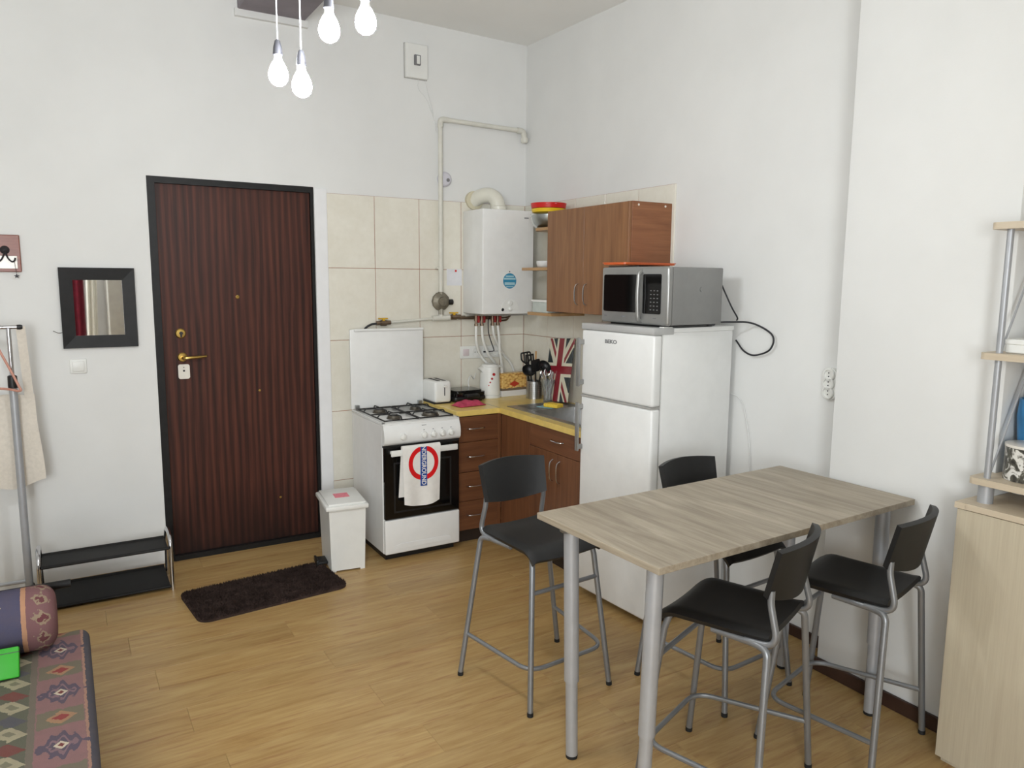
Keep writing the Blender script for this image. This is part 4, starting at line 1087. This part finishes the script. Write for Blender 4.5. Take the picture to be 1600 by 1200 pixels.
# socket strip
t_ = thing('socket_strip', 'white four gang socket strip on the tiles under the boiler', 'socket', (-.375, -.010, 1.138))
part('plate', MB().box(-.166, .166, -.012, 0, 0, .088, .004, 2), 'white_plastic', t_)
for k, sx in enumerate((-.122, -.041, .041, .122)):
    if k == 0:
        part('switch', MB().box(sx-.024, sx+.024, -.017, -.011, .02, .068, .003, 2), plain('switch_pinkish', (214, 200, 202), .4), t_)
    else:
        s_ = part('socket', MB().lathe([(.031, .001), (.031, -.004), (.026, -.004), (.0255, -.0015), (0, -.0015)], 24, (sx, -.012, .044), 'y'), 'white_plastic', t_)
        part('hole', MB().cyl((sx-.009, -.0145, .044), (sx-.009, -.0132, .044), .0035, 8).cyl((sx+.009, -.0145, .044), (sx+.009, -.0132, .044), .0035, 8), 'iron', s_)
t_ = thing('boiler_plug', 'black plug in the socket strip under the boiler', 'plug', (-.325, -.024, 1.183))
part('plug_body', MB().box(-.035, -.002, -.010, .0, -.006, .004, .002, 1), 'cord_black', t_)

# junction box high on the wall
t_ = thing('junction_box', 'white wall box with a grey knob high above the stove', 'wall box', (-.858, 0, 2.993))
part('box', MB().box(-.077, .077, -.03, 0, 0, .212, .003, 1), 'white_plastic', t_)
part('outline_seam', MB().box(-.080, .080, -.006, 0, -.003, .215), 'socket_grey', t_, smooth=0)  # grey rim showing as a thin outline round the box
part('knob', MB().box(-.022, .022, -.045, -.029, .078, .142, .003, 1), 'print_grey', t_, label='grey square knob')
part('knob_cap', MB().box(-.008, .014, -.049, -.044, .085, .135, .002, 1), 'white_plastic', t_)
part('cable', MB().tube(spline([(.02, -.004, 0), (.022, -.004, -.06), (.08, -.004, -.12), (.135, -.004, -.25), (.142, -.006, -.30)], 6), .0022, 6), 'cord_white', t_)
part('cable', MB().tube(spline([(.07, -.004, 0), (.09, -.004, -.08), (.125, -.004, -.2), (.145, -.006, -.32)], 6), .0022, 6), 'cord_white', t_)

# ================================================================== WALL CABINET AND CORNER SHELF
t_ = thing('wall_cabinet', 'walnut wall cabinet with two doors above the fridge', 'cabinet', (-.16, -1.16, 1.498))
part('carcass', MB().box(-.292, -.011, -1.557, -.765, 1.498, 2.118, .001, 1), 'cab_side', t_, world=True)
for y0, y1, hy in ((-1.150, -.767, -1.105), (-1.555, -1.153, -1.19)):
    dr = part('door', MB().box(-.311, -.2935, y0, y1, 1.500, 2.116, .0015, 1), 'cab_wood', t_, world=True)
    part('handle', bow_handle(MB(), (-.313, hy, 1.55), (-.313, hy, 1.675), (-.026, 0, 0)).xf(XF[t_.name]), 'chrome', dr)
for xx in (-.25, -.06): part('screw_cap', MB().cyl((xx, -1.556, 2.10), (xx, -1.559, 2.10), .006, 12), 'cream_gloss', t_, world=True)
t_ = thing('corner_shelf', 'open end shelf of beech boards left of the wall cabinet', 'shelf', (-.16, -.6, 1.46))
for z, x0, y1, rr in ((2.028, -.275, -.50, .10), (1.775, -.305, -.44, .02), (1.484, -.275, -.44, .06)):
    part('board', MB().prism(rpoly(x0, -.011, -.764, y1, rr, 6, (0, 1, 0, 0)), z-.018, z), 'shelf_beech', t_, world=True, smooth=30)
BWX, BWY = -.165, -.555
t_ = thing('glass_bowl', 'clear glass bowl under the yellow and red bowls', 'bowl', (BWX, BWY, 2.0285))
def bowlprof(r0, r1, h, th=.004):
    o_ = [(r0+(r1-r0)*math.sin(math.pi/2*k/8)**.8, h*(1-math.cos(math.pi/2*k/8))) for k in range(9)]
    return [(0, 0)]+o_+[(r1-th, h)]+[(max(0, a-th), b+th) for a, b in reversed(o_[:-1])]+[(0, th)]
part('bowl', MB().lathe(bowlprof(.06, .12, .092), 36), 'glass', t_)
part('steel_strainer', MB().lathe(bowlprof(.05, .108, .080, .002), 36, (0, 0, .007)), 'steel', t_)
single('yellow_bowl', MB().lathe([(.07, .0), (.108, .012), (.114, .034), (.110, .034), (.100, .016), (.06, .004), (0, .004), (0, 0)][::1], 36, (BWX, BWY, 2.1205)), 'yellow', 'yellow plastic bowl stacked under the red one', 'bowl')
t_ = thing('red_bowl', 'red plastic bowl on top of the stack above the shelf', 'bowl', (BWX, BWY, 2.138))
part('bowl', MB().lathe([(.07, .018), (.112, .02), (.118, .052), (.114, .052), (.106, .024), (.06, .022), (0, .022), (0, .018)], 36), 'red', t_)
for a in (-2.25, -1.75): part('grip_mark', MB().lathe([(.007, 0), (.007, .003), (0, .004)], 12, (.1165*math.cos(a), .1165*math.sin(a), .042)), 'pink_print', t_)
single('white_bowl', MB().lathe(bowlprof(.035, .062, .045, .003), 28, (-.15, -.505, 1.7755)).xf(Matrix.Identity(4)), 'white_enamel', 'small white bowl on the middle board of the corner shelf', 'bowl')
t_ = thing('food_tub', 'clear tub with a white lid on the lowest shelf board', 'tub', (-.16, -.575, 1.4845))
part('tub', MB().prism(rpoly(-.085, .085, -.09, .09, .02), 0, .068), 'tub_plastic', t_, smooth=30)
part('lid', MB().prism(rpoly(-.092, .092, -.097, .097, .02), .068, .082), 'white_plastic', t_, smooth=30)

# ================================================================== FRIDGE
t_ = thing('fridge', 'tall white two door fridge freezer with a silver top', 'fridge', (-.6192, -1.571, 0), .057)
FW, FD = .528, .555
part('body', MB().box(.062, FD, -FW+.003, -.003, .03, 1.452, .008, 2), 'white_enamel', t_)
part('plinth', MB().box(.085, FD-.02, -FW+.02, -.02, 0, .032), 'plinth', t_)
for z0, z1, hz0, hz1 in ((1.100, 1.442, 1.145, 1.40), (.038, 1.092, .80, 1.06)):
    dr = part('door', MB().box(0, .058, -FW, 0, z0, z1, .014, 3), 'white_enamel', t_)
    hn = MB().box(-.040, -.026, -.028, -.004, hz0, hz1, .005, 2).box(-.03, .004, -.024, -.008, hz0+.01, hz0+.035, .003, 1).box(-.03, .004, -.024, -.008, hz1-.035, hz1-.01, .003, 1)
    part('handle', hn, 'silver_mw', dr, label='silver bar handle')
    if z0 > 1:
        lg = text_mb('BEKO', .026, .0006, .0009); w_ = max(p[0] for p in lg.v)-min(p[0] for p in lg.v)
        lg.xf(Matrix.Diagonal((.088/w_, 1, 1, 1)))
        part('lettering', lg.xf(basis((-.0006, -.228, 1.392), (0, -1, 0), (0, 0, 1))), 'print_grey', dr, label='grey raised lettering', smooth=0)
part('door_seal', MB().box(.055, .064, -FW+.01, -.01, .04, 1.44), 'socket_grey', t_, smooth=0)
part('split_strip', MB().box(-.001, .056, -FW+.004, -.004, 1.091, 1.101), 'socket_grey', t_, smooth=0)
part('top_trim', MB().box(-.002, .13, -FW-.001, .001, 1.443, 1.476, .004, 2), 'silver_trim', t_, label='silver front top trim')
part('top_panel', MB().box(.125, FD+.003, -FW-.001, .001, 1.450, 1.474, .006, 2), 'white_enamel', t_)
part('hinge_cap', MB().box(.06, .12, -FW+.0, -FW+.03, 1.474, 1.480, .002, 1), 'white_plastic', t_)

# ================================================================== MICROWAVE ON THE FRIDGE
t_ = thing('microwave', 'silver microwave oven standing on the fridge', 'microwave', (-.56, -1.655, 1.476), .05)
MWW, MWD, MWH = .470, .37, .275
part('case', MB().box(.03, MWD, -MWW, 0, .012, MWH+.008, .006, 2), 'mw_side', t_)
part('front', MB().box(-.0, .032, -MWW-.001, .001, .010, MWH+.010, .012, 3), 'silver_mw', t_)
part('foot', MB().box(.04, .34, -MWW+.03, -.03, 0, .014), 'black_plastic', t_)
mdoor = part('door_window', MB().prism(rpoly(-.262, -.020, .065, .248, .010), -.003, .004, 'x'), 'black_gloss', t_, label='dark door window')
part('control_panel', MB().prism(rpoly(-.425, -.305, .062, .250, .008), -.003, .004, 'x'), 'black_gloss', t_, label='black control panel')
part('handle', MB().tube(fillet([(.004, -.288, .022), (-.018, -.290, .035), (-.024, -.290, .15), (-.018, -.290, .255), (.004, -.288, .268)], .02, 5), .010, 12), 'silver_mw', t_)
bt = MB()
for i in range(3):
    for k in range(6): bt.box(-.0042, -.0028, -.364-i*.022, -.356-i*.022, .080+k*.018, .084+k*.018)
part('buttons', bt, 'mw_side', t_, smooth=0, kind='stuff')
part('badge', MB().box(-.0012, .001, -.185, -.155, .040, .047).box(-.0012, .001, -.045, -.025, .041, .045).box(-.0012, .001, -.395, -.375, .040, .044), 'print_grey', t_, smooth=0)
part('dial_badge', MB().lathe([(.012, 0), (.011, -.002), (0, -.002)], 16, (.22, -MWW-.001, .18), 'y'), 'mw_side', t_)
part('power_cord', MB().tube(spline([(.372, -.44, .262), (.378, -.445, .22), (.40, -.50, .10), (.425, -.52, .045), (.435, -.51, .03)], 8), .0038, 8).xf(Matrix.Identity(4)), 'cord_black', t_)
single('power_lead', MB().tube(spline([(-.20, -2.075, 1.492), (-.13, -2.13, 1.497), (-.05, -2.20, 1.492), (-.025, -2.30, 1.44), (-.025, -2.29, 1.37), (-.025, -2.20, 1.335), (-.025, -2.13, 1.35), (-.02, -2.07, 1.40)], 9), .0045, 8).box(-.235, -.185, -2.088, -2.058, 1.478, 1.502, .006, 2), 'cord_black', 'black power lead looping from the fridge top down the wall', 'cable', smooth=60)
def tray(u, v): return (-.56+.335*u, -2.075+.40*v, 1.768+.004*(abs(2*u-1)**6)+.003*(abs(2*v-1)**6))
t_ = thing('orange_tray', 'thin orange plastic tray lying on the microwave', 'tray', (-.345, -1.685, 1.772), .03)
part('tray', MB().prism(rpoly(-.175, .18, -.09, .085, .02), .003, .010).prism(rpoly(-.18, .185, -.095, .09, .022), .010, .014), 'orange', t_, smooth=30)
single('black_mat', MB().prism(rpoly(-.13, .12, -.10, .12, .02), 0, .0055).xf(Matrix.Translation((-.40, -1.775, 1.7615)) @ Matrix.Rotation(.1, 4, 'Z')), 'black_plastic', 'thin black mat under the orange tray', 'mat', smooth=30)

# ================================================================== RIGHT WALL FITTINGS
t_ = thing('triple_socket', 'white triple socket on the right wall above the table', 'socket', (0, -2.622, 1.172))
part('housing', MB().prism(rpoly(-.036, .036, 0, .145, .034, 8), -.018, 0, 'x'), 'white_plastic', t_, smooth=40)
for k, z in enumerate((.032, .0725, .113)):
    s_ = part('socket', MB().lathe([(.029, 0), (.029, -.018), (.025, -.021), (.021, -.021), (.020, -.0145), (0, -.0145)], 22, (-.010, 0, z), 'x'), 'white_plastic', t_)
    part('hole', MB().cyl((-.0235, .0, z+.008), (-.0255, .0, z+.008), .003, 8).cyl((-.0235, 0, z-.008), (-.0255, 0, z-.008), .003, 8), 'iron', s_)
single('white_lead', MB().tube(spline([(-.012, -2.0, 1.13), (-.012, -2.11, 1.10), (-.012, -2.16, .98), (-.012, -2.19, .82), (-.012, -2.2, .60), (-.012, -2.24, .50), (-.012, -2.20, .42)], 8), .0025, 6), 'cord_white', 'thin white cable down the wall beside the fridge', 'cable', smooth=60)

# ================================================================== TABLE
TR = .0348; TC = Vector((-.866, -2.870, 0)); TL, TWd = 1.330, .616
t_ = thing('bar_table', 'high grey oak table on four silver legs', 'table', TC, TR)
part('tabletop', MB().box(-TL/2, TL/2, -TWd/2, TWd/2, .853, .875, .001, 1), 'table_oak', t_, loc=(0, 0, .85))
uf = MB(); e = .045
uf.box(-TL/2+e, TL/2-e, -TWd/2+e, -TWd/2+e+.02, .832, .853).box(-TL/2+e, TL/2-e, TWd/2-e-.02, TWd/2-e, .832, .853).box(-TL/2+e, -TL/2+e+.02, -TWd/2+e, TWd/2-e, .832, .853).box(TL/2-e-.02, TL/2-e, -TWd/2+e, TWd/2-e, .832, .853)
part('under_frame', uf, plain('light_grey_rail', (186, 184, 178), .5), t_, smooth=0)
def tab(x, y): q = XF[t_.name] @ Vector((x, y, 0)); return q.x, q.y
for (fx_, fy2), (ux, uy) in (((-1.475, -2.732), (-1.499, -2.737)), ((-.300, -2.681), (-.302, -2.681)), ((-1.474, -3.112), (-1.462, -3.122)), ((-.297, -3.103), (-.302, -3.100))):
    (a0, b0), (a1, b1) = tab(fx_, fy2), tab(ux, uy); k_ = .30
    am, bm_ = a0+(a1-a0)*k_/.852, b0+(b1-b0)*k_/.852
    lg = part('leg', MB().tube([(a0, b0, .012), (am, bm_, k_)], .0215, 24).tube([(am, bm_, k_-.004), (a1, b1, .852)], .0262, 24), 'grey_metal', t_)
    part('foot', MB().lathe([(.021, 0), (.022, .012), (0, .013)], 20, (a0, b0, 0)), 'rubber', lg)
    part('leg_flange', MB().lathe([(.04, .846), (.04, .853)], 20, (a1, b1, 0)), 'steel', lg)

# ================================================================== STOOLS
def make_stool(label, loc, rz):
    """local frame: +y is forward (front of the seat), x to the sitter's right"""
    o = thing('bar_stool', label, 'stool', loc, rz, 'black bar stools at the high table')
    def seat(u, v):
        y = -.165+.375*v; hw = .166+.010*v
        s = 2*u-1; x = hw*s
        z = .634+.010*abs(s)**2.2
        if v > .80: k = (v-.80)/.20; z -= .036*k*k; y -= .008*k*k
        if v < .12: z += .004*((.12-v)/.12)**2
        if abs(s) > .88: z -= .014*((abs(s)-.88)/.12)
        return (x, y, z)
    part('seat', MB().sheet(seat, 20, 20, .018), 'stool_black', o, smooth=60)
    def back(u, v):
        s = 2*u-1; hw = .160+.010*v; x = hw*s
        z = .762+.152*v+.008*(1-s*s)*v-(1-v)*.026*(1-s*s)
        y = -.150-.038*v-.044*(1-s*s)+.006
        return (x, y, z)
    part('backrest', MB().sheet(back, 18, 10, .020), 'stool_black', o, smooth=60)
    for s in (-1, 1):
        part('back_upright', MB().tube(fillet([(s*.152, -.160, .785), (s*.155, -.160, .745), (s*.163, -.192, .618), (s*.163, -.09, .615)], .05, 7), .0105, 12), 'stool_metal', o)
        lg = part('leg', MB().tube(fillet([(s*.150, .02, .612), (s*.163, -.12, .612), (s*.176, -.165, .606), (s*.267, -.184, .014)], .055, 7), .0115, 12), 'stool_metal', o)
        part('foot', MB().tube([(s*.2675, -.1842, 0), (s*.2665, -.184, .016)], .0125, 12), 'rubber', lg)
        lg = part('leg', MB().tube([(s*.152, .165, .618), (s*.160, .178, .57), (s*.2075, .2385, .014)], .0115, 12), 'stool_metal', o)
        part('foot', MB().tube([(s*.2085, .2395, 0), (s*.2075, .2385, .016)], .0125, 12), 'rubber', lg)
    part('seat_rail', MB().tube([(-.170, .190, .475), (.170, .190, .475)], .009, 10), 'stool_metal', o)
    part('footrest', MB().tube(fillet([(-.239, -.178, .185), (-.194, .216, .17), (.194, .216, .17), (.239, -.178, .185)], .075, 8), .009, 10), 'stool_metal', o)
    return o


def copy_tree(src, parent=None):
    c = src.copy(); COL.objects.link(c)
    if parent: c.parent = parent
    for ch in list(src.children): copy_tree(ch, c)
    return c


st0 = make_stool('black bar stool at the table end nearest the stove', (-1.282, -2.190, 0), 3.222)
for lb, loc, rz in (('black bar stool on the far side of the table beside the fridge', (-.619, -2.574, 0), 3.214),
                    ('black bar stool on the near side, closest to the viewer', (-1.105, -3.124, 0), .367),
                    ('black bar stool on the near side beside the birch cabinet', (-.548, -3.171, 0), .244)):
    c = copy_tree(st0); c.location = loc; c.rotation_euler = (0, 0, rz); c['label'] = lb

# ================================================================== BIRCH CABINET AND STEEL-POST SHELF, RIGHT
t_ = thing('birch_cabinet', 'pale birch cabinet at the right edge', 'cabinet', (-.18, -3.9, 0))
part('carcass', MB().box(-.340, -.012, -4.45, -3.428, .0, .934).box(-.340, -.2, -3.43, -3.412, 0, .934), 'chest_birch', t_, world=True, smooth=0)
part('front_panel', MB().box(-.358, -.342, -3.93, -3.400, .02, .931, .001, 1), 'chest_birch', t_, world=True)
part('front_panel', MB().box(-.358, -.342, -4.45, -3.934, .02, .931, .001, 1), 'chest_birch', t_, world=True)
part('top', MB().box(-.364, -.010, -4.455, -3.408-.02, .934, .955, .001, 1).box(-.364, -.2, -3.43, -3.393, .934, .955), 'chest_birch_y', t_, world=True)
t_ = thing('post_shelf', 'open birch shelf on steel posts above the pale cabinet', 'shelf', (-.17, -3.9, .955))
for z in (1.018, 1.443, 1.868):
    part('board', MB().prism(rpoly(-.322, -.19, -4.4, -3.405, .02, 4, (0, 1, 0, 0)), z, z+.022).box(-.19, -.03, -4.4, -3.43, z, z+.022), 'chest_birch_y', t_, world=True, smooth=30)
for px_ in (-.288, -.06):
    for py_ in (-3.452, -4.35):
        part('post', MB().tube([(px_, py_, 1.01), (px_, py_, 1.868)], .0105, 14), 'grey_metal', t_, world=True)
        part('post_foot', MB().lathe([(.024, .955), (.024, 1.015), (.02, 1.018)], 18, (px_, py_, 0)), 'grey_metal', t_, world=True)
for p, q in (((-.285, -3.455, 1.045), (-.07, -3.455, 1.44)), ((-.285, -3.455, 1.47), (-.07, -3.455, 1.866)), ((-.06, -3.48, 1.44), (-.06, -3.9, 1.045))):
    part('brace', MB().tube([p, q], .0038, 8), 'grey_metal', t_, world=True)
t_ = thing('marbled_tin', 'black and white marbled tin on the lowest shelf board', 'tin', (-.195, -3.535, 1.041))
part('tin', MB().lathe([(0, 0), (.073, 0), (.074, .005), (.074, .112), (.071, .112), (.071, .01), (0, .01)], 32), 'tin', t_)
part('rim', MB().lathe([(.072, .110), (.0755, .112), (.0755, .120), (.072, .121)], 32), 'cream_gloss', t_)
single('blue_vase', MB().lathe([(0, 0), (.045, 0), (.052, .07), (.064, .20), (.060, .26), (.055, .26), (.058, .2), (.046, .07), (0, .01)], 28, (-.085, -3.50, 1.041)), 'blue_pot', 'blue pot standing behind the marbled tin', 'pot')
t_ = thing('white_box', 'white flat box on the middle shelf board', 'box', (-.18, -3.57, 1.466))
part('box_body', MB().box(-.09, .10, -.14, .11, 0, .04, .003, 1), 'white_plastic', t_)
part('lid', MB().box(-.093, .103, -.143, .113, .028, .046, .003, 1), 'white_plastic', t_)

# ================================================================== BULBS
for k, (x, y, sz) in enumerate(((-2.34, -2.357, 2.399), (-2.296, -2.449, 2.354), (-2.266, -2.625, 2.468), (-2.179, -2.674, 2.490))):
    where = ('leftmost bare bulb of the lamp cluster', 'second bare bulb from the left, hanging lowest', 'third bare bulb from the left, nearer the viewer', 'rightmost bare bulb of the lamp cluster')[k]
    o = thing('pendant_bulb', where+' on a white cord', 'lamp', (x, y, sz), 0, 'bare pendant bulbs')
    zc = cz(x, y)-sz
    part('cord', MB().tube([(0, 0, 0), (0, 0, zc-.02)], .0024, 8), 'lamp_cord', o)
    part('ceiling_cup', MB().lathe([(.03, zc-.035), (.045, zc-.004), (.045, zc+.003)], 20), 'white_plastic', o)
    part('socket', MB().lathe([(.004, .0), (.008, -.004), (.0125, -.022), (.0145, -.044), (.0, -.044)], 20), 'lamp_socket', o)
    part('bulb_neck', MB().lathe([(.0115, -.044), (.012, -.054), (.0165, -.065), (.0, -.065)], 20), 'white_plastic', o)
    pr_ = [(.0, -.0655), (.0165, -.0655), (.024, -.080), (.0285, -.096), (.029, -.104), (.0265, -.116), (.020, -.126), (.010, -.132), (0, -.133)]
    part('bulb', MB().lathe(pr_, 24), 'bulb', o, smooth=60)
